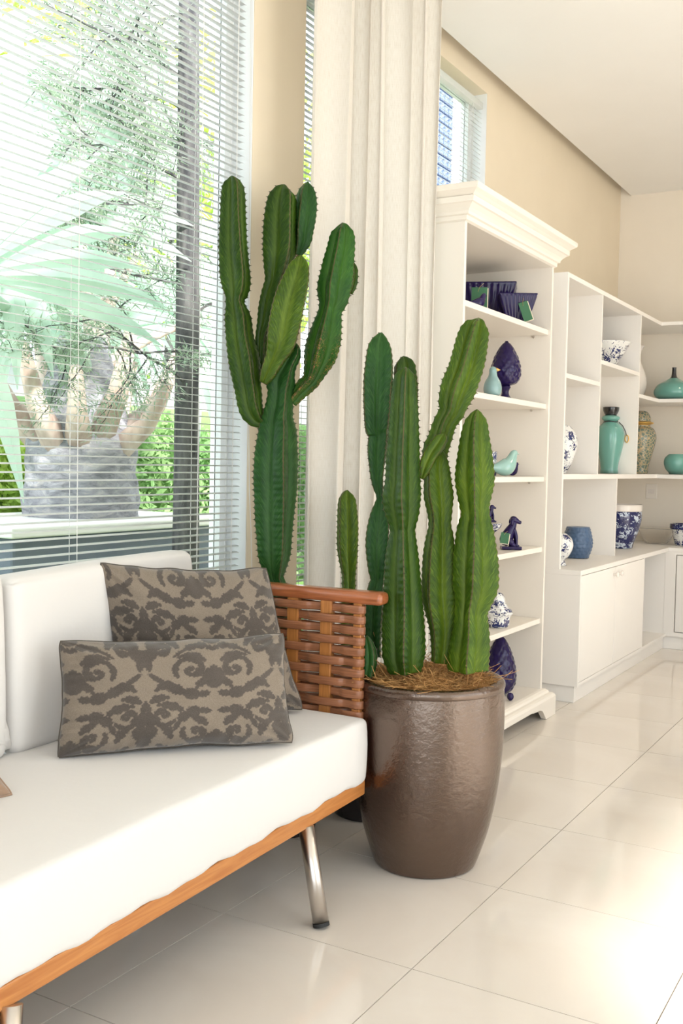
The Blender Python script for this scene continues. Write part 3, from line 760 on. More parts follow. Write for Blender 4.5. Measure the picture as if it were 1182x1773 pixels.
a6 = prof(c6, [(1050, 748, 990), (1000, 745, 992), (900, 758, 1000), (800, 778, 996), (700, 790, 985), (640, 790, 1005), (550, 778, 1045), (450, 776, 1050), (350, 782, 1046), (200, 802, 1020), (110, 828, 998), (60, 822, 996), (0, 808, 1008)], S5)+prof(c5, [(1050, 790, 1027), (950, 798, 1018), (800, 822, 998), (700, 848, 985), (655, 868, 972), (620, 895, 950)], S5)
stem(cactA, a6, D0-.05, 101, m='cactus_y', seedk=6)
a7 = prof(c6, [(1080, 235, 300), (1000, 240, 320), (930, 240, 318), (870, 245, 290), (835, 250, 272)], S5)
stem(cactA, a7, D0-.02, 60, m='cactus_b', seedk=7)
a7 = prof(c6, [(1080, 205, 280), (1000, 200, 272), (930, 212, 260), (870, 225, 255)], S5)
stem(cactA, a7, D0+.03, 40, m='cactus_b', seedk=8)
# coconut fibre on top of the pot
def coir(c, z, R, n, label):
    bm = B(); rnd = random.Random(3)
    # lumpy bed
    K = 48; rings = []
    for i in range(16):
        r_ = R*(1-i/15.5); ring = []
        for k in range(K):
            a = 2*PI*k/K
            q = Vector((math.cos(a)*r_*14, math.sin(a)*r_*14, 0))
            ring.append((c[0]+r_*math.cos(a), c[1]+r_*math.sin(a), z-.022+.030*(1-(r_/R)**2)+.020*noise.noise(q)+.012*noise.noise(q*3)))
        rings.append(ring)
    ringloft(bm, rings, False, True)
    for i in range(n):
        a = rnd.uniform(0, 2*PI); r_ = R*math.sqrt(rnd.uniform(0, .93))
        p = Vector((c[0]+r_*math.cos(a), c[1]+r_*math.sin(a), z-.006+.03*(1-(r_/R)**2)+.012*rnd.random()))
        d = Vector((rnd.gauss(0, 1), rnd.gauss(0, 1), rnd.uniform(.0, .55))).normalized(); ax = Vector((rnd.gauss(0, 1), rnd.gauss(0, 1), rnd.gauss(0, 1))).normalized()
        wild = rnd.random() < .14
        ln = rnd.uniform(.06, .14) if wild else rnd.uniform(.02, .05); K2 = 7; turn = rnd.uniform(-2.6, 2.6)
        pts = [p]
        for k in range(K2):
            d2 = Matrix.Rotation(turn*k/K2, 3, ax) @ d
            if not wild: d2.z *= .5
            q = pts[-1]+d2*ln/K2
            rr_ = math.hypot(q.x-c[0], q.y-c[1])
            if rr_ > R and q.z < z+.012: q.z = z+.012
            pts.append(q)
        tube(bm, pts, rnd.uniform(.0006, .0011), 3, False)
    o = obj('coconut_fibre_mulch', bm, M['coir'])
    return tag(o, label, 'mulch', None, 'stuff')
coir(PA, .598, .207, 2600, 'brown coconut fibre heaped on top of the large glossy pot')

# tall cactus behind the sofa arm
PB = (-1.985, 3.005)
pot('plant_pot', 'dark pot under the sofa arm holding the tall cactus, mostly hidden', PB, [(.112, 0), (.125, .01), (.14, .12), (.150, .3), (.150, .45)], .45, M['potdark'], 48)
cactB = thing('cactus', 'tall branching candelabra cactus behind the sofa arm in front of the blind', 'cactus', (PB[0], PB[1], .42))
DB = (Vector((PB[0], PB[1], .9))-CAM).dot(FW)
tb = [(484, 1300, 30), (482, 1150, 30), (481, 1060, 28), (480, 1012, 14.5)]+prof(c4, [(1260, 318, 440), (1180, 285, 465), (1100, 265, 485), (1000, 258, 495), (900, 250, 503), (700, 242, 522), (560, 235, 530), (400, 245, 528), (250, 266, 520), (170, 290, 500), (100, 312, 500), (0, 330, 500)], S3)+prof(c3, [(1500, 400, 600), (1400, 480, 600), (1300, 540, 640), (1240, 580, 630)], S3)
stem(cactB, tb, DB, 65, m='cactus_b', seedk=11)
b1 = prof(c4, [(216, 296, 326), (195, 215, 312), (150, 158, 304), (90, 130, 292), (0, 112, 285)], S3)+prof(c3, [(1500, 172, 355), (1350, 140, 345), (1200, 124, 308), (1060, 116, 288), (975, 122, 250), (930, 122, 248), (890, 108, 272), (800, 88, 290), (600, 80, 270), (400, 86, 256), (200, 98, 246), (130, 110, 226), (95, 132, 188)], S3)
stem(cactB, b1, DB-.02, 62, name='branch', m='cactus', seedk=12)
b2 = prof(c3, [(1440, 330, 385), (1300, 325, 400), (1200, 325, 410), (1100, 335, 450), (1000, 345, 480), (900, 366, 500), (820, 390, 520), (740, 380, 560), (600, 377, 600), (400, 388, 605), (260, 415, 605), (190, 440, 590), (155, 490, 560)], S3)
stem(cactB, b2, DB+.06, 60, name='branch', m='cactus', seedk=13)
b3 = prof(c3, [(640, 585, 640), (550, 582, 705), (480, 578, 722), (400, 580, 738), (300, 590, 745), (220, 605, 735), (165, 635, 715), (135, 660, 700)], S3)
stem(cactB, b3, DB+.10, 112, name='branch', m='cactus_b', seedk=14)
b4 = prof(c3, [(1510, 350, 400), (1450, 355, 455), (1400, 370, 485), (1330, 390, 530), (1250, 395, 590), (1150, 408, 620), (1000, 440, 650), (850, 495, 682), (740, 545, 690), (680, 575, 680), (635, 605, 655)], S3)
stem(cactB, b4, DB-.06, 42, name='branch', m='cactus_y', seedk=15, valley=.52)
b5 = prof(c3, [(1640, 520, 610), (1580, 560, 670), (1530, 600, 725), (1490, 640, 765), (1420, 648, 815), (1330, 648, 872), (1220, 672, 905), (1100, 718, 915), (1020, 750, 915), (950, 748, 955), (860, 742, 980), (760, 765, 995), (600, 808, 1003), (500, 833, 1000), (450, 855, 985), (415, 880, 955)], S3)
stem(cactB, b5, DB+.03, 100, name='branch', m='cactus_s', seedk=16)
b6 = prof(c3, [(900, 950, 985), (840, 955, 1015), (760, 970, 1022), (710, 980, 1015), (690, 990, 1005)], S3)
stem(cactB, b6, DB+.07, 20, name='branch', m='cactus', seedk=17)

# third, small cactus between sofa arm and big pot
PCc = (-1.80, 3.335)
pot('plant_pot', 'black pot standing behind the large glossy pot, only its foot showing', PCc, [(.125, 0), (.14, .01), (.155, .12), (.168, .3), (.170, .42)], .42, M['potdark'], 48)
cactC = thing('cactus', 'small single-stem cactus rising behind the sofa arm rail', 'cactus', (PCc[0], PCc[1], .39))
DC = (Vector((-1.90, 3.27, .9))-CAM).dot(FW)
sc_ = prof(c4, [(1310, 838, 925)], S3)
a8 = [(606, 1260, 14), (604, 1120, 14), (603, 1060, 12)]+prof(c4, [(1310, 836, 926), (1240, 836, 928), (1150, 818, 938), (1050, 802, 945), (920, 800, 946), (820, 802, 938), (740, 808, 928), (690, 820, 915), (662, 848, 895)], S3)
stem(cactC, a8, DC, 38, m='cactus_y', seedk=21)

# ================================================================== BOOKCASE (tall, with cornice)
bc = thing('bookcase', 'tall cream bookcase with crown cornice and bracket feet behind the cacti', 'bookcase', (-2.0, 4.56, 0))
bx0, bx1, by0, by1 = -2.262, -1.77, 4.00, 5.13
LQ = M['lacquer']
obj('side_panel', bx(bx0, bx1, by0, by0+.022, .14, 2.335), LQ, bc); obj('side_panel', bx(bx0, bx1, by1-.022, by1, .14, 2.335), LQ, bc)
obj('back_panel', bx(bx0, bx0+.008, by0+.022, by1-.022, .14, 2.335), LQ, bc)
obj('top_panel', bx(bx0, bx1, by0+.022, by1-.022, 2.315, 2.335), LQ, bc)
SZ = [1.995, 1.617, 1.244, .881, .509]
for z in SZ:
    s_ = obj('shelf', box(B(), bx0+.01, bx1-.012, by0+.023, by1-.023, z-.026, z, .002), LQ, bc)
    for yy in (by0+.028, by1-.028):
        obj('shelf_pin', tube(B(), [(bx1-.09, yy-.004, z-.033), (bx1-.09, yy+.004, z-.033)], .006, 10), M['steel'], s_)
def mould(name, steps, parent):   # steps: (z, overhang)
    rings = [[(bx0, by0-o_, z), (bx1+o_, by0-o_, z), (bx1+o_, by1+o_, z), (bx0, by1+o_, z)] for z, o_ in steps]
    bm = B(); ringloft(bm, rings); return obj(name, bm, LQ, parent)
mould('cornice', [(2.312, .0), (2.318, .012), (2.335, .013), (2.338, .024), (2.350, .026), (2.362, .036), (2.376, .052), (2.379, .060), (2.402, .062), (2.403, .056), (2.405, .060), (2.414, .072), (2.424, .088), (2.432, .092), (2.446, .092), (2.449, .086)], bc)
mould('base_moulding', [(.075, .058), (.100, .058), (.112, .052), (.118, .042), (.120, .030), (.130, .026), (.138, .014), (.141, .0)], bc)
# bracket feet: shaped apron front and sides
zf = .0015
def foot(yc, sgn):
    y_out = yc; poly = [(y_out, zf), (y_out, .076), (y_out-sgn*.36, .076), (y_out-sgn*.33, .070), (y_out-sgn*.235, .066), (y_out-sgn*.20, .055), (y_out-sgn*.17, .028), (y_out-sgn*.15, .010), (y_out-sgn*.14, zf)]
    obj('foot', prism(B(), poly, 'x', bx1+.03, bx1+.058), LQ, bc)
foot(by1+.058, 1); foot(by0-.058, -1)
for yy in (by0-.058, by1+.034):
    poly = [(bx1+.03, zf), (bx1+.03, .076), (bx0, .076), (bx0, zf), (bx0+.12, zf), (bx0+.15, .05), (bx1-.12, .05), (bx1-.09, zf)]
    obj('foot', prism(B(), poly, 'y', yy, yy+.024), LQ, bc)

# ================================================================== WHITE WALL UNIT
cb = thing('wall_unit', 'white open shelving with cupboard base in the corner', 'cabinet', (-2.0, 6.8, 0))
LM = M['laminate']
cx0, cf, uf = -2.266, -1.69, -1.81
CY0, CY1 = 5.48, YB-.005
obj('plinth', bx(cx0, cf-.022, CY0+.015, 7.55+.0215, 0.001, .095), LM, cb)
obj('side_panel', bx(cx0, cf, CY0, CY0+.022, .093, .705), LM, cb)
obj('bottom_board', bx(cx0, cf, CY0+.022, 7.55, .093, .112), LM, cb)
for yy in (6.855,): obj('side_panel', bx(cx0, cf, yy, yy+.02, .112, .705), LM, cb)
obj('back_panel', bx(cx0, cx0+.008, 6.875, 7.55, .112, .705), LM, cb)
obj('side_panel', bx(cx0, cf-.021, 7.55, 7.57, .093, .705), LM, cb)
obj('countertop', box(B(), cx0, cf+.002, CY0, CY1, .705, .733, .002), LM, cb)
obj('countertop', box(B(), cf+.0025, 1.2, 7.55, CY1, .705, .733, .002), LM, cb)
for a, b, ks in ((5.505, 6.174, -1), (6.180, 6.851, 1)):
    d = obj('door', box(B(), cf-.018, cf+.001, a, b, .114, .702, .0015), LM, cb)
    ky = b-.045 if ks < 0 else a+.045
    kb = lathe(B(), rprof([(.006, 0), (.006, .012), (.015, .02), (.017, .028), (.011, .034), (.001, .035)], 3), 20)
    place(kb, Matrix.Translation((cf+.001, ky, .66)) @ Matrix.Rotation(PI/2, 4, 'Y'))
    obj('knob', kb, M['porcelain'], d, True)
# return along the back wall
RF = 7.55
obj('plinth', bx(cf-.0215, 1.2, RF+.022, CY1, .001, .095), LM, cb)
obj('cabinet_frame', box(B(), cf-.02, cf+.055, RF, RF+.02, .095, .705), LM, cb)
obj('cabinet_frame', box(B(), cf+.055, 1.2, RF, RF+.02, .095, .125), LM, cb)
obj('cabinet_frame', box(B(), cf+.055, 1.2, RF, RF+.02, .685, .705), LM, cb)
for k in range(4):
    a = cf+.060+k*.62
    d = obj('door', box(B(), a, a+.612, RF+.004, RF+.02, .129, .681, .0015), LM, cb)
# upper shelving
T = .025
obj('side_panel', bx(cx0, uf, CY0, CY0+T, .733, 2.355), LM, cb)
obj('top_board', bx(cx0, uf, CY0+T, CY1, 2.33, 2.355), LM, cb)
obj('top_board', bx(uf, 1.2, 7.62, CY1, 2.33, 2.355), LM, cb)
obj('divider', bx(cx0, uf-.001, 6.14, 6.158, 1.256, 2.33), LM, cb)
obj('divider', bx(cx0, uf-.001, 7.045, 7.063, 1.256, 2.33), LM, cb)
obj('divider', bx(cx0, uf-.001, 6.575, 6.595, .733, 1.228), LM, cb)
SHL = {'a': (5.505, 6.14, 1.810), 'b': (6.158, 7.045, 1.945), 'c': (7.063, CY1, 1.802)}
for k, (a, b, z) in SHL.items(): obj('shelf', bx(cx0, uf-.001, a, b, z-.025, z), LM, cb)
obj('shelf', bx(uf-.001, 1.2, 7.62, CY1, 1.802-.025, 1.802), LM, cb)
obj('shelf', bx(cx0, uf, CY0+T, CY1, 1.228, 1.256), LM, cb)
obj('shelf', bx(uf, 1.2, 7.62, CY1, 1.228, 1.256), LM, cb)

# wall outlet above the counter
ot = thing('wall_outlet', 'cream power outlet plate on the back wall above the counter', 'outlet', (-1.953, YB-.006, 1.065))
obj('plate', box(B(), -2.0, -1.915, YB-.006, YB-.0005, 1.065, 1.178, .002), M['outlet'], ot)
obj('socket', box(B(), -1.983, -1.932, YB-.009, YB-.006, 1.105, 1.138, .001), M['porcelain'], ot)

# ================================================================== CERAMICS
def pot_on(px, z, dep_x, label, cat, name, prf, m, fn=None, segs=48, group=None, cap=(True, True), X=None, Y=None, part='body'):
    """vessel standing at height z, its axis seen at photo column px, at wall distance X (or depth Y)"""
    d = None
    if X is not None: # ray column px at the height z
        lo = 300; hi = 1400
        for _ in range(40):
            mid = (lo+hi)/2; p = atx(px, mid, X)
            if p.z > z: lo = mid
            else: hi = mid
        p = atx(px, (lo+hi)/2, X)
    else:
        lo = 300; hi = 1400
        for _ in range(40):
            mid = (lo+hi)/2; p = aty(px, mid, Y)
            if p.z > z: lo = mid
            else: hi = mid
        p = aty(px, (lo+hi)/2, Y)
    r = thing(name, label, cat, (p.x, p.y, z+.0008), group)
    local(part, lathe(B(), prf, segs, (0, 0, 0), cap, fn), m, r, True)
    return r
RP = rprof
def shell(outer, t=.004):
    inn = [(max(.001, r-t), z+(t if i == 0 else 0)) for i, (r, z) in enumerate(outer)]
    return outer+[(outer[-1][0]-t/2, outer[-1][1]+t*.4)]+inn[::-1]
# --- tall bookcase, second shelf: purple pine cone finial
def cone_fn(r, z, a, n=11, row=.030):
    k = math.floor(z/row); q = (z/row-k); ph = (a*n/(2*PI)+.5*k) % 1.0
    return r*(1+.13*(1-abs(2*ph-1))*(1-q)**.6*(.3+.7*q) - .015)
def pinecone(px, z, X, hgt, wid, label, foot=True, name='pinecone_finial'):
    zz = []
    f0 = .0
    if foot:
        ft = RP([(.30*wid, 0), (.30*wid, .02*hgt), (.16*wid, .07*hgt), (.11*wid, .14*hgt), (.14*wid, .20*hgt), (.17*wid, .235*hgt), (.10*wid, .26*hgt)], 4); f0 = .25*hgt
    h = hgt-f0; w = wid/2*.93
    body = RP([(.25*w, 0), (.72*w, .06*h), (.97*w, .2*h), (w, .36*h), (.9*w, .54*h), (.66*w, .74*h), (.34*w, .91*h), (.10*w, .985*h), (.01, h)], 9)
    r = pot_on(px, z, 0, label, 'ornament', name, [(a, b+f0) for a, b in body], M['cobalt'], fn=lambda r_, z_, a: cone_fn(r_, z_-f0, a, 13, hgt*.075), segs=156, X=X, part='cone')
    if foot: local('foot', lathe(B(), ft, 48), M['cobalt'], r, True)
    return r
pinecone(874, SZ[1], -1.90, .295, .158, 'glossy cobalt pine cone finial on a foot, on the second shelf')
pinecone(864, .1425, -1.90, .30, .175, 'large cobalt pine cone on the bottom shelf behind the big pot', foot=False)
# small cobalt ball foot at bottom shelf
pot_on(883, .1425, 0, 'tiny cobalt knob piece at the front of the bookcase bottom', 'ornament', 'ball_ornament', RP([(.006, 0), (.014, .008), (.017, .02), (.012, .034), (.002, .038)], 4), M['cobalt'], X=-1.80)
# --- fluted rectangular planters on top shelf
def hanging_tag(parent_loc, size, ang, label, tilt=0):
    r = thing('price_tag', label, 'tag', parent_loc, rotz=ang)
    a, b = size
    t = Matrix.Rotation(tilt, 4, 'Y')
    local('card', place(box(B(), -a/2, a/2, -.001, .0, 0, b), t), M['card'], r); local('card_back', place(box(B(), -a/2+.002, a/2+.004, .0002, .0012, -.003, b-.004), t), M['card_back'], r)
    local('string', place(tube(B(), [(-a*.1, -.002, b*.8), (0, -.004, b*1.0), (a*.25, .006, b*1.18)], .0007, 5), t), M['string'], r)
    return r
def fluted(px, z, X, w, d, h, label, ang):
    r0 = atx(px, 560, X); r = thing('fluted_planter', label, 'planter', (X, 0, z), rotz=ang)
    lo, hi = 300, 900
    for _ in range(40):
        mid = (lo+hi)/2; p = atx(px, mid, X)
        if p.z > z: lo = mid
        else: hi = mid
    r.location = (X, p.y, z+.001)
    bm = B(); rings = []; nseg = 36
    for zz, s in ((0, .52), (.06*h, .55), (.3*h, .68), (.6*h, .84), (.88*h, .97), (.93*h, 1.0), (.97*h, 1.03), (h, 1.02), (h, .97), (.9*h, .93), (.12*h, .5)):
        ring = []
        per = [(-1, -1), (1, -1), (1, 1), (-1, 1)]
        for q in range(4):
            (ax, ay), (bx_, by_) = per[q], per[(q+1) % 4]
            for k in range(nseg):
                t = k/nseg; x_, y_ = ax+(bx_-ax)*t, ay+(by_-ay)*t
                fl_ = 1+.035*abs(math.sin(PI*t*(9 if q % 2 == 0 else 7)))*(1 if zz < .92*h else .3)
                ring.append((x_*w/2*s*fl_, y_*d/2*s*fl_, zz))
        rings.append(ring)
    ringloft(bm, rings); local('body', bm, M['cobalt'], r, True); return r
fluted(843, SZ[0], -2.06, .28, .19, .225, 'largest fluted cobalt planter lying on the top bookcase shelf', .35)
fluted(893, SZ[0], -1.865, .18, .13, .145, 'smaller fluted cobalt planter on the top shelf near the right panel', .5)
p = aty(918, 540, 4.93); 
def at_shelf(px, z, X):
    lo, hi = 200, 1500
    for _ in range(50):
        mid = (lo+hi)/2; p = atx(px, mid, X)
        if p.z > z: lo = mid
        else: hi = mid
    return Vector((X, p.y, z))
q = at_shelf(915, SZ[0]+.012, -1.786); hanging_tag(q, (.045, .095), .55, 'green card tag hanging on the smaller fluted planter', -.35)
q = at_shelf(829, SZ[0]+.004, -1.86); hanging_tag(q, (.072, .105), .4, 'green card tag standing behind the cobalt bird on the top shelf')
def bird(px, z, X, s, ang, m, label, name='ceramic_bird'):
    q = at_shelf(px, z+.001, X); r = thing(name, label, 'ornament', q, rotz=ang)
    # body: ellipsoid loft along x with raised head, tail low
    bm = B(); rings = []
    spine = RP([(-.62, .30, .02), (-.50, .30, .09), (-.30, .29, .18), (-.05, .30, .27), (.15, .36, .29), (.28, .50, .24), (.36, .66, .175), (.43, .78, .15), (.50, .82, .12), (.57, .81, .06), (.60, .80, .01)], 4)
    for i, (x_, z_, rr_) in enumerate(spine):
        a = spine[max(i-1, 0)]; b = spine[min(i+1, len(spine)-1)]
        t = Vector((b[0]-a[0], 0, b[1]-a[1])).normalized(); u = Vector((-t.z, 0, t.x))
        rings.append([Vector((x_, 0, z_))*s+(u*rr_*math.cos(2*PI*k/20)*1.08+Vector((0, 1, 0))*rr_*math.sin(2*PI*k/20)*.85)*s for k in range(20)])
    ringloft(bm, rings)
    for v_ in bm.verts: v_.co.z = max(v_.co.z, 0)
    local('body', bm, m, r, True)
    local('beak', place(lathe(B(), [(.035*s, 0), (.02*s, .05*s), (.002, .10*s)], 10), Matrix.Translation((.565*s, 0, .81*s)) @ Matrix.Rotation(PI/2+.1, 4, 'Y')), M['gold'] if m is M['greyblue'] else m, r, True)
    return r
bird(872, SZ[2], -1.88, .138, -.35+PI/2*.9, M['aqua'], 'pale aqua ceramic bird on the third bookcase shelf')
bird(886, SZ[2], -1.93, .075, 1.2, M['cobalt'], 'dark ceramic bird partly behind the pale aqua bird')
bird(827, SZ[0], -1.83, .075, 1.1, M['cobalt'], 'cobalt ceramic bird at the left of the top shelf')
# upright grey-blue bird bottle on shelf 2
r = pot_on(852, SZ[1], 0, 'grey blue bird-shaped bottle in front of the pine cone finial', 'ornament', 'bird_bottle', [(a*.86, b*.86) for a, b in RP([(.030, 0), (.044, .012), (.050, .04), (.043, .075), (.026, .105), (.021, .125), (.020, .142), (.012, .156), (.002, .160)], 6)], M['greyblue'], X=-1.83)
local('beak', place(lathe(B(), [(.010, 0), (.006, .012), (.001, .022)], 10), Matrix.Translation((.010, .010, .123)) @ Matrix.Rotation(PI/2, 4, (-.6, .7, 0))), M['gold'], r, True)
# striped blue-white cup and dark vase, mostly behind the cactus
pot_on(848, SZ[2], 0, 'blue and white striped beaker half hidden by the right cactus stem', 'vase', 'beaker', RP([(.030, 0), (.032, .02), (.032, .11), (.034, .12)], 4), M['bw_fine'], X=-1.95)
pot_on(806, SZ[2], 0, 'dark blue patterned vase at the left end of the third shelf', 'vase', 'vase', RP([(.035, 0), (.05, .03), (.055, .10), (.035, .16), (.025, .20), (.035, .225)], 5), M['bw_inv'], X=-1.95)
pot_on(803, SZ[3], 0, 'blue and white lidded jar at the left end of the fourth shelf', 'jar', 'lidded_jar', RP([(.04, 0), (.055, .03), (.06, .08), (.045, .12), (.03, .13), (.035, .14), (.02, .165), (.003, .175)], 5), M['bw'], X=-1.90)
# pedestal dish and dogs
r = pot_on(846, SZ[3], 0, 'white dish on a blue footed pedestal behind the cactus stem', 'dish', 'pedestal_dish', RP([(.035, 0), (.034, .012), (.016, .03), (.013, .06), (.022, .085), (.05, .11), (.058, .125), (.056, .135), (.002, .132)], 5), M['bw_fine'], X=-1.90)
def dog(px, z, X, s, ang, label):
    q = at_shelf(px, z+.001, X); r = thing('dog_figurine', label, 'ornament', q, rotz=ang)
    m = M['cobalt']
    local('base', box(B(), -.30*s, .30*s, -.20*s, .20*s, 0, .10*s, .02*s), m, r)
    bm = B()
    def chain(pts):   # (x, y, z, r)
        P_ = RP(pts, 4); tube(bm, [Vector(p[:3])*s for p in P_], [p[3]*s*1.25 for p in P_], 16)
    chain([(-.20, 0, .12, .05), (-.17, 0, .22, .15), (-.12, 0, .38, .16), (-.05, 0, .55, .125), (.02, 0, .68, .10), (.05, 0, .76, .085), (.06, 0, .84, .07)])     # sitting back
    for sy in (-1, 1):
        chain([(.06, sy*.07, .62, .05), (.13, sy*.075, .42, .045), (.15, sy*.075, .2, .036), (.16, sy*.075, .12, .035), (.22, sy*.075, .105, .035), (.235, sy*.075, .10, .01)])  # front legs
        chain([(-.17, sy*.10, .30, .07), (-.05, sy*.15, .25, .085), (.02, sy*.15, .16, .06), (.10, sy*.15, .12, .04), (.13, sy*.15, .11, .01)])                                   # haunches
    bmesh.ops.remove_doubles(bm, verts=bm.verts, dist=1e-6); local('body', bm, m, r, True)
    bm = B(); P_ = RP([(-.04, 0, .88, .03), (.0, 0, .89, .10), (.07, 0, .89, .115), (.15, 0, .86, .085), (.22, 0, .825, .06), (.28, 0, .81, .05), (.30, 0, .805, .01)], 4)
    tube(bm, [Vector(p[:3])*s for p in P_], [p[3]*s for p in P_], 16); hd = local('head', bm, m, r, True)
    for sy in (-1, 1):
        bm = B(); P_ = RP([(.03, sy*.08, .95, .02), (.0, sy*.115, .90, .045), (-.01, sy*.125, .80, .05), (.01, sy*.115, .73, .03), (.01, sy*.11, .71, .005)], 3)
        tube(bm, [Vector(p[:3])*s for p in P_], [p[3]*s for p in P_], 10); local('ear', bm, m, r, True)
    return r
dog(884, SZ[3], -1.845, .165, .55, 'cobalt sitting dog figurine with a green card tag on the fourth shelf')
q = at_shelf(872, SZ[3]+.045, -1.800); hanging_tag(q, (.040, .052), .5, 'green card tag hung from the neck of the sitting dog figurine', .12)
dog(849, SZ[3]+.138, -1.90, .085, .55, 'small cobalt dog figurine sitting on the white pedestal dish')
# lidded tureen
r = pot_on(860, SZ[4], 0, 'blue and white lidded tureen on the fifth bookcase shelf', 'jar', 'tureen', RP([(.050, 0), (.058, .01), (.062, .04), (.066, .055), (.074, .066), (.076, .072), (.070, .076)], 4), M['bw'], X=-1.86, fn=lambda r_, z, a: r_*(1+.02*math.cos(8*a)))
local('lid', lathe(B(), RP([(.069, .0765), (.066, .086), (.050, .100), (.046, .112), (.040, .118), (.036, .135), (.030, .150), (.018, .165), (.003, .170)], 4), 48, fn=lambda r_, z, a: r_*(1+.05*math.cos(6*a+z*60))), M['bw_fine'], r, True)
# --- wall unit: bay shelves
def on(px, z, X, *a, **k): return pot_on(px, z, 0, *a, X=X, **k)
r = on(1046, SHL['b'][2], -2.0, 'conical blue and white bowl on the middle bay shelf', 'bowl', 'bowl', shell(RP([(.050, 0), (.056, .010), (.088, .058), (.135, .130), (.168, .185)], 5), .005), M['bw'], segs=64)
r = on(1054, 1.2575, -1.98, 'tall teal vase with a black cup-shaped neck and side ring', 'vase', 'vase', RP([(.062, 0), (.060, .012), (.058, .04), (.066, .09), (.088, .19), (.094, .26), (.082, .31), (.050, .345), (.044, .355), (.060, .37), (.058, .385), (.040, .395)], 6), M['teal'], segs=56)
local('neck', lathe(B(), RP([(.036, .393), (.040, .40), (.052, .425), (.055, .448), (.050, .449), (.030, .43), (.001, .42)], 4), 40), M['black_glaze'], r, True)
local('cord', tube(B(), [Vector((.047*math.cos(a), .047*math.sin(a), .352+.003*math.sin(3*a))) for a in np.linspace(0, 2*PI, 33)], .004, 6), M['black_glaze'], r, True)
local('cord', tube(B(), [Vector((.050, .02, .350)), Vector((.075, .03, .325)), Vector((.091, .04, .29)), Vector((.098, .045, .262))], .003, 6), M['black_glaze'], r, True)
local('ring', place(tube(B(), [Vector((.012*math.cos(a), 0, .024*math.sin(a))) for a in np.linspace(0, 2*PI, 25)], .0035, 6), Matrix.Translation((.101, .047, .238))), M['gold'], r, True)
r = on(971, 1.2575, -1.965, 'egg-shaped blue and white vase in the left bay of the wall unit', 'vase', 'egg_vase', RP([(.030, 0), (.034, .01), (.060, .06), (.085, .13), (.092, .18), (.080, .235), (.050, .275), (.030, .285), (.002, .286)], 6), M['bw'])
r = on(1107, 1.2575, -1.98, 'amber crackled ginger jar with a gold band behind the divider', 'jar', 'ginger_jar', RP([(.055, 0), (.060, .01), (.062, .05), (.080, .12), (.108, .23), (.112, .28), (.095, .33), (.068, .35), (.064, .362)], 6), M['crackle'], segs=56)
local('gold_band', lathe(B(), RP([(.064, .362), (.067, .366), (.088, .374), (.088, .382), (.070, .388)], 3), 48), M['gold'], r, True)
local('lid', lathe(B(), RP([(.069, .389), (.066, .42), (.048, .455), (.026, .468), (.002, .47)], 4), 48), M['crackle'], r, True)
r = on(1098, SHL['c'][2]+.0, -2.03, 'slender white porcelain vase half hidden by the right divider', 'vase', 'vase', RP([(.045, 0), (.065, .04), (.085, .12), (.072, .20), (.040, .28), (.032, .33), (.045, .38), (.060, .405)], 6), M['porcelain'])
r = pot_on(1165, SHL['c'][2], 0, 'squat teal bottle vase with a thin black neck on the upper corner shelf', 'vase', 'bottle_vase', RP([(.075, 0), (.115, .012), (.138, .04), (.140, .075), (.115, .115), (.065, .145), (.028, .165)], 6), M['teal'], Y=7.83, segs=64)
local('neck', lathe(B(), RP([(.029, .164), (.018, .185), (.015, .235), (.017, .243), (.001, .243)], 4), 32), M['black_glaze'], r, True)
r = pot_on(1170, 1.2575, 0, 'small round teal pot with a dark foot on the corner shelf', 'vase', 'round_pot', RP([(.050, 0), (.055, .012), (.078, .04), (.090, .08), (.085, .118), (.060, .145), (.045, .150), (.002, .148)], 6), M['teal'], Y=7.80, segs=56)
# counter top
zc = .7345
def scale_fn(r, z, a, n=16, row=.022):
    k = math.floor(z/row); q = (z/row-k); ph = (a*n/(2*PI)+.5*k) % 1.0
    return r*(1+.05*(1-q)*(1-abs(2*ph-1)**2)-.02)
r = on(999, zc, -1.95, 'slate blue fish-scale vase on the counter of the wall unit', 'vase', 'scale_vase', RP([(.062, 0), (.070, .006), (.085, .05), (.092, .09), (.086, .14), (.072, .185), (.070, .192), (.060, .190), (.03, .188), (.002, .188)], 12), M['scale_blue'], fn=scale_fn, segs=160)
r = on(968, zc, -1.88, 'round blue and white vase at the near end of the counter', 'vase', 'vase', RP([(.040, 0), (.035, .015), (.030, .03), (.055, .06), (.075, .11), (.065, .155), (.035, .18), (.02, .185), (.002, .186)], 6), M['bw'])
r = on(961, 1.2575-.001, -2.10, 'pale vase standing behind the side panel of the left bay', 'vase', 'vase', RP([(.03, 0), (.045, .05), (.03, .1), (.02, .14), (.03, .16)], 5), M['porcelain']) if False else None
r = on(1072, zc, -1.96, 'large dark blue floral planter with a white collar on the counter', 'planter', 'planter', RP([(.085, 0), (.090, .008), (.098, .04), (.125, .12), (.142, .19), (.146, .235), (.142, .26)], 6), M['bw_inv'], segs=64)
local('collar', lathe(B(), RP([(.142, .260), (.146, .264), (.147, .300), (.150, .306), (.143, .308), (.130, .300), (.125, .22), (.002, .20)], 3), 64), M['porcelain'], r, True)
r = pot_on(1184, zc, 0, 'small blue and white planter with a dark blue rim at the photo edge', 'planter', 'planter', RP([(.060, 0), (.066, .006), (.080, .06), (.092, .12)], 5), M['bw'], Y=7.82)
local('rim', lathe(B(), RP([(.092, .12), (.105, .124), (.106, .155), (.102, .160), (.090, .158), (.07, .13), (.002, .125)], 3), 48), M['bw_inv'], r, True)
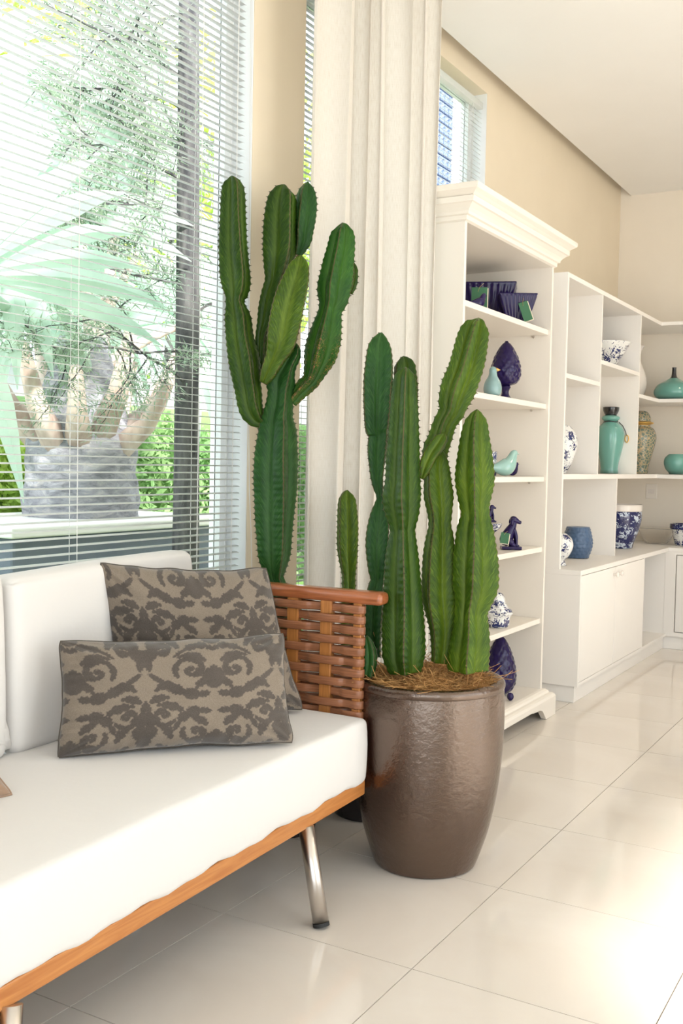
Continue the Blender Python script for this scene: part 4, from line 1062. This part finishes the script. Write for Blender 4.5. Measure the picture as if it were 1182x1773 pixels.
r = pot_on(1136, zc, 0, 'clear glass bowl on the counter between the two planters', 'bowl', 'glass_bowl', shell(RP([(.06, 0), (.08, .006), (.11, .05), (.135, .10), (.140, .115)], 5), .005), M['clear'], Y=7.88, segs=64)

# ================================================================== GARDEN OUTSIDE
M['grass'] = mat('garden_grass', (.10, .20, .04), .9)
struct('ground', bx(-40, XW-WT-.001, -20, 50, -.25, -.2), M['grass'], 'garden ground outside the windows')
struct('patio', bx(2.78, 30, -20, 40, -.12, -.02), mat('pale_terrace', (.75, .70, .62), .6), 'pale terrace outside on the right')
M['concrete'] = m_paint('garden_wall_render', (.50, .52, .53), .8, .10)
m = mat('palm_bark', (.4, .38, .38), .9); v = coords(m, 'Object', (1, 1, 2.5)); n = noise_t(m, v, 7, 6, .7, 1.0)
L(m, ramp(m, n, [(.3, (.12, .12, .14)), (.55, (.33, .33, .36)), (.75, (.60, .55, .52))]), bsdf(m).inputs['Base Color']); bump(m, n, .8, .04); M['bark'] = m
m = mat('petiole_husk', (.6, .45, .38), .8); v = coords(m, 'Object', (2, 2, .6)); n = noise_t(m, v, 6, 4)
L(m, ramp(m, n, [(.3, (.36, .26, .22)), (.7, (.66, .55, .48))]), bsdf(m).inputs['Base Color']); M['husk'] = m
def leafmat(name, a, b, tr_=.45, rough=.5):
    m = mat(name, a, rough); n = noise_t(m, coords(m), 3, 3); c = ramp(m, n, [(.3, a), (.7, b)]); L(m, c, bsdf(m).inputs['Base Color'])
    t = N(m, 'ShaderNodeBsdfTranslucent'); L(m, c, t.inputs[0]); x = N(m, 'ShaderNodeMixShader'); x.inputs[0].default_value = tr_
    L(m, bsdf(m).outputs[0], x.inputs[1]); L(m, t.outputs[0], x.inputs[2]); L(m, x.outputs[0], m.node_tree.nodes['Material Output'].inputs[0]); return m
M['frond'] = leafmat('silver_green_frond', (.42, .58, .48), (.62, .74, .64))
M['leaf_y'] = leafmat('yellow_green_leaf', (.35, .55, .10), (.62, .72, .18))
M['leaf_g'] = leafmat('hedge_leaf', (.20, .38, .14), (.42, .58, .28))
M['needle'] = leafmat('grey_green_needles', (.22, .32, .22), (.38, .46, .34), .3)
M['treebark'] = mat('grey_tree_bark', (.11, .11, .12), .9); _m = M['treebark']; n = noise_t(_m, coords(_m, 'Object', (3, 3, .6)), 8, 5); L(_m, ramp(_m, n, [(.3, (.03, .03, .035)), (.7, (.13, .125, .125))]), bsdf(_m).inputs['Base Color']); bump(_m, n, .7, .02)
# raised planter with the palm
GX = -5.0
plc = thing('garden_planter', 'low grey concrete planter box under the palm outside', 'planter', (GX, 5.05, -.2))
obj('box_wall', box(B(), GX-.62, GX+.55, 4.0, 5.92, -.2, .84, .02), m_paint('dark_planter_render', (.15, .17, .21), .7, .04), plc)
obj('coping', box(B(), GX-.66, GX+.60, 3.95, 5.98, .84, .90, .01), m_paint('pale_coping', (.75, .74, .72), .6), plc)
# palm
pm = thing('palm_tree', 'thick-trunked silver fan palm outside behind the blind', 'palm', (GX-.05, 5.13, .9))
pc_ = (GX-.05, 5.13)
bm = lathe(B(), RP([(.36, .86), (.37, 1.0), (.345, 1.2), (.35, 1.38), (.31, 1.5), (.25, 1.75), (.15, 2.1)], 8), 72, (pc_[0], pc_[1], 0), fn=lambda r_, z, a: r_*(1+.07*abs(math.sin(5*a+13*z))+.05*noise.noise(Vector((3*math.cos(a), 3*math.sin(a), z*7)))))
obj('trunk', bm, M['bark'], pm, True)
def fan(root, base, hub, nrm, R, nb=26, spread=2.55, droop=.25, k=0):
    """petiole from base to hub, pleated fan of blades around hub facing nrm"""
    rnd = random.Random(k)
    base, hub = Vector(base), Vector(hub); nrm = Vector(nrm).normalized()
    ax = (hub-base); ax = (ax-nrm*ax.dot(nrm)).normalized(); sd_ = nrm.cross(ax)
    mid = (base+hub)/2+Vector((0, 0, .12))
    P_ = [bez(base, mid, hub, t) for t in np.linspace(0, 1, 9)]
    obj('petiole', tube(B(), P_, [.055-.035*t for t in np.linspace(0, 1, 9)], 8), M['husk'] if k % 2 else M['frond'], root, True)
    bm = B()
    for i in range(nb):
        a = -spread+2*spread*i/(nb-1); d = ax*math.cos(a)+sd_*math.sin(a); s2 = -ax*math.sin(a)+sd_*math.cos(a)
        Lb = R*(1-.16*abs(a)/spread)*rnd.uniform(.93, 1.04); wb = spread*2/nb*R*.30
        prev = None
        for j in range(9):
            t = j/8; c = hub+d*Lb*t+Vector((0, 0, -1))*droop*Lb*t**3+nrm*.03*math.sin(i*1.7)
            w_ = min(Lb*t*spread/nb*1.02, wb)*(1 if t < .55 else (1-((t-.55)/.45)**1.4)) + .002
            row = [bm.verts.new(c-s2*w_), bm.verts.new(c+nrm*w_*.55), bm.verts.new(c+s2*w_)]
            if prev:
                for q in (0, 1): f = bm.faces.new((prev[q], prev[q+1], row[q+1], row[q]))
            prev = row
    obj('fan_leaf', bm, M['frond'], root)
tb_ = Vector((pc_[0], pc_[1], 1.75))
def W(px, py, X): return atx(px, py, X)
fans = [
 (W(10, 320, -4.5), (.75, -.45, .25), 1.25, .12), (W(120, 250, -5.6), (.7, -.5, .4), 1.2, .3), (W(-60, 480, -4.1), (.7, -.6, -.1), 1.1, .2),
 (W(250, 420, -5.8), (.6, -.5, .5), 1.1, .35), (W(40, 560, -5.6), (.8, -.3, -.2), 1.0, .5), (W(330, 560, -5.0), (.5, -.7, .3), .9, .4),
 (W(-40, 120, -5.8), (.7, -.4, .5), 1.3, .2), (W(230, 150, -6.6), (.6, -.5, .5), 1.2, .3), (W(140, 470, -6.4), (.8, -.2, .3), 1.1, .5)]
for k, (hub, nr, R_, dr) in enumerate(fans): fan(pm, tb_+Vector((.1*math.cos(k), .1*math.sin(k), .0)), hub, nr, R_, k=k, droop=dr)
# old leaf bases splaying from the trunk top
for k in range(12):
    a = 2*PI*k/12+.2; b0 = Vector((pc_[0]+.24*math.cos(a), pc_[1]+.24*math.sin(a), 1.32+.05*(k % 3)))
    b1_ = b0+Vector((math.cos(a)*.42, math.sin(a)*.42, .48+.2*(k % 2)))
    obj('leaf_base', tube(B(), [b0, (b0+b1_)/2+Vector((.05*math.cos(a), .05*math.sin(a), -.04)), b1_], [.10, .065, .04], 8), M['husk'], pm, True)
# bare-ish conifer with dark trunk
tx = Vector((-4.0, 4.95, -.2))
tr_ = thing('conifer', 'slim grey-trunked conifer with thin branches outside the right part of the blind', 'tree', tx)
obj('trunk', tube(B(), [tx, (-4.0, 4.955, 1.0), (-4.0, 4.945, 2.2), (-4.0, 4.93, 3.4), (-4.0, 4.90, 5.2)], [.095, .08, .072, .066, .05], 14), M['treebark'], tr_, True)
bmB, bmN = B(), B(); rnd = random.Random(5)
def branch(p, d, ln, r_, lvl):
    pts = [p]; dd_ = d.copy()
    for i in range(6):
        dd_ = (dd_+Vector((rnd.gauss(0, .16), rnd.gauss(0, .16), rnd.gauss(.0, .12)-.03))).normalized(); pts.append(pts[-1]+dd_*ln/6)
    tube(bmB, pts, [r_*(1-.12*i) for i in range(7)], 4, False)
    if lvl < 2:
        for i in range(2, 7):
            for _ in range(2 if lvl == 0 else 1):
                d2 = (dd_*.6+Vector((rnd.gauss(0, .8), rnd.gauss(0, .8), rnd.gauss(0, .5)))).normalized(); branch(pts[i], d2, ln*.42, r_*.5, lvl+1)
    if lvl >= 1:
        for q in pts[1:]:
            for _ in range(5):
                dn = (dd_+Vector((rnd.gauss(0, .7), rnd.gauss(0, .7), rnd.gauss(0, .6)))).normalized(); a = q+Vector((rnd.gauss(0, .03), rnd.gauss(0, .03), rnd.gauss(0, .03)))
                s_ = dn.orthogonal().normalized()*.0035; l_ = rnd.uniform(.03, .07)
                bmN.faces.new([bmN.verts.new(a-s_), bmN.verts.new(a+s_), bmN.verts.new(a+dn*l_)])
for i in range(12):
    z = 1.75+i*.2; a = rnd.uniform(0, 2*PI) if i % 3 else rnd.uniform(-2.6, -.6)
    branch(Vector((-4.0, 4.94, z)), Vector((.75*math.cos(a), math.sin(a), rnd.uniform(-.1, .45))).normalized(), rnd.uniform(.6, 1.1), .011, 0)
tag(obj('branches', bmB, M['treebark'], tr_), kind='stuff'); tag(obj('needles', bmN, M['needle'], tr_), kind='stuff')
# hedges
def hedge(name, label, x0, x1, y0, y1, z1, n, m, s, seed, blobs=None, cat='hedge'):
    bm = B(); rnd = random.Random(seed)
    for _ in range(n):
        y = rnd.uniform(y0, y1); z = rnd.uniform(-.15, z1)*1.0; top = z1*(.82+.18*noise.noise(Vector((y*.9, seed, 0))))
        if z > top: z = top*rnd.uniform(.6, 1)
        x = x1-abs(rnd.gauss(0, .22))-.25*noise.noise(Vector((y*1.5, z*1.5, seed))); x = max(x, x0)
        p = Vector((x, y, z)); d = Vector((rnd.gauss(.4, .6), rnd.gauss(0, .6), rnd.gauss(.2, .6))).normalized(); a = d.orthogonal().normalized(); l_ = s*rnd.uniform(.6, 1.3); b = d.cross(a)
        a = Matrix.Rotation(rnd.uniform(0, 6), 3, d) @ a; b = d.cross(a)
        bm.faces.new([bm.verts.new(p-a*l_), bm.verts.new(p+b*l_*.45), bm.verts.new(p+a*l_), bm.verts.new(p-b*l_*.45)])
    r = thing(name, label, cat, ((x0+x1)/2, (y0+y1)/2, -.2))
    tag(obj('foliage', bm, m, r), kind='stuff')
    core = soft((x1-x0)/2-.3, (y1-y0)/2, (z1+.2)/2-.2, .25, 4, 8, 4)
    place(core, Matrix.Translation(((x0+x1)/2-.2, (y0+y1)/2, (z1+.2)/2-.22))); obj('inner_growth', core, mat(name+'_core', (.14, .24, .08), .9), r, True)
    return r
hedge('hedge', 'clipped green hedge behind the palm trunk', -8.4, -7.0, 5.2, 12.0, 2.1, 15000, M['leaf_g'], .055, 2)
hedge('hedge', 'sunlit yellow-green shrub at the left behind the planter', -6.9, -5.9, 4.3, 6.0, 1.75, 6000, M['leaf_y'], .05, 3, cat='shrub')
# sparse tall yellow-green tree leaves high behind the palm
bm = B(); rnd = random.Random(11)
r = thing('broadleaf_tree', 'airy yellow-green broadleaf tree high behind the palm', 'tree', (-10, 12, -.2))
obj('trunk', tube(B(), [(-10, 12, -.2), (-10.1, 12.1, 2.5), (-9.8, 11.8, 5)], [.14, .11, .07], 10), M['treebark'], r, True)
for _ in range(7000):
    cl_ = [(-10, 9, 6.2), (-10, 12, 5.6), (-10, 13.5, 6.8), (-9.5, 14.5, 5.4), (-9, 15, 4.6), (-10, 7.5, 5.4), (-10, 12.5, 4.3)][rnd.randrange(7)]
    p = Vector((cl_[0]+rnd.gauss(0, .6), cl_[1]+rnd.gauss(0, .8), cl_[2]+rnd.gauss(0, .7))); d = Vector((rnd.gauss(0, 1), rnd.gauss(0, 1), rnd.gauss(0, 1))).normalized(); a = d.orthogonal().normalized(); b = d.cross(a); l_ = rnd.uniform(.06, .13)
    bm.faces.new([bm.verts.new(p-a*l_), bm.verts.new(p+b*l_*.5), bm.verts.new(p+a*l_), bm.verts.new(p-b*l_*.5)])
tag(obj('foliage', bm, M['leaf_y'], r), kind='stuff')
# garden boundary wall
struct('garden_wall', bx(-9.3, -9.1, -2, 16.5, -.2, 2.35), M['concrete'], 'grey rendered garden wall beyond the hedge')
# glass block wall seen through the high window
gb = bpy.data.objects.new('window_4', None); gb.location = (-4.5, 9.4, 2.2); scn.collection.objects.link(gb); tag(gb, 'glass block panel of the neighbouring wing seen through the high window', None, None, 'structure')
m = mat('wavy_glass_block', (.2, .25, .4), .2, spec=.3); v = coords(m); n = noise_t(m, v, 22, 3, .5, 1.5); bump(m, n, .9, .02)
L(m, ramp(m, n, [(.35, (.05, .08, .16)), (.65, (.22, .27, .38))]), bsdf(m).inputs['Base Color']); M['gblock'] = m
s_ = .105; mb = None
for i in range(6):
    for j in range(28):
        if mb is None:
            o = local('glass_block', box(B(), 0, .05, 0, s_-.010, 0, s_-.010, .008), M['gblock'], gb, True); mb = o.data
        else: o = bpy.data.objects.new('glass_block', mb); link(o, gb)
        o.location = (0, -.33+i*s_, .6+j*s_)
obj('mortar', bx(-4.54, -4.47, 9.06, 9.06+6*s_+.02, 2.7, 6.0), mat('block_mortar', (.03, .045, .07), .8), gb)
struct('neighbour_wall', bx(-4.56, -4.44, 9.72, 14, -.2, 6.4), mat('white_render', (.82, .82, .82), .8), 'white rendered wall of the neighbouring wing')
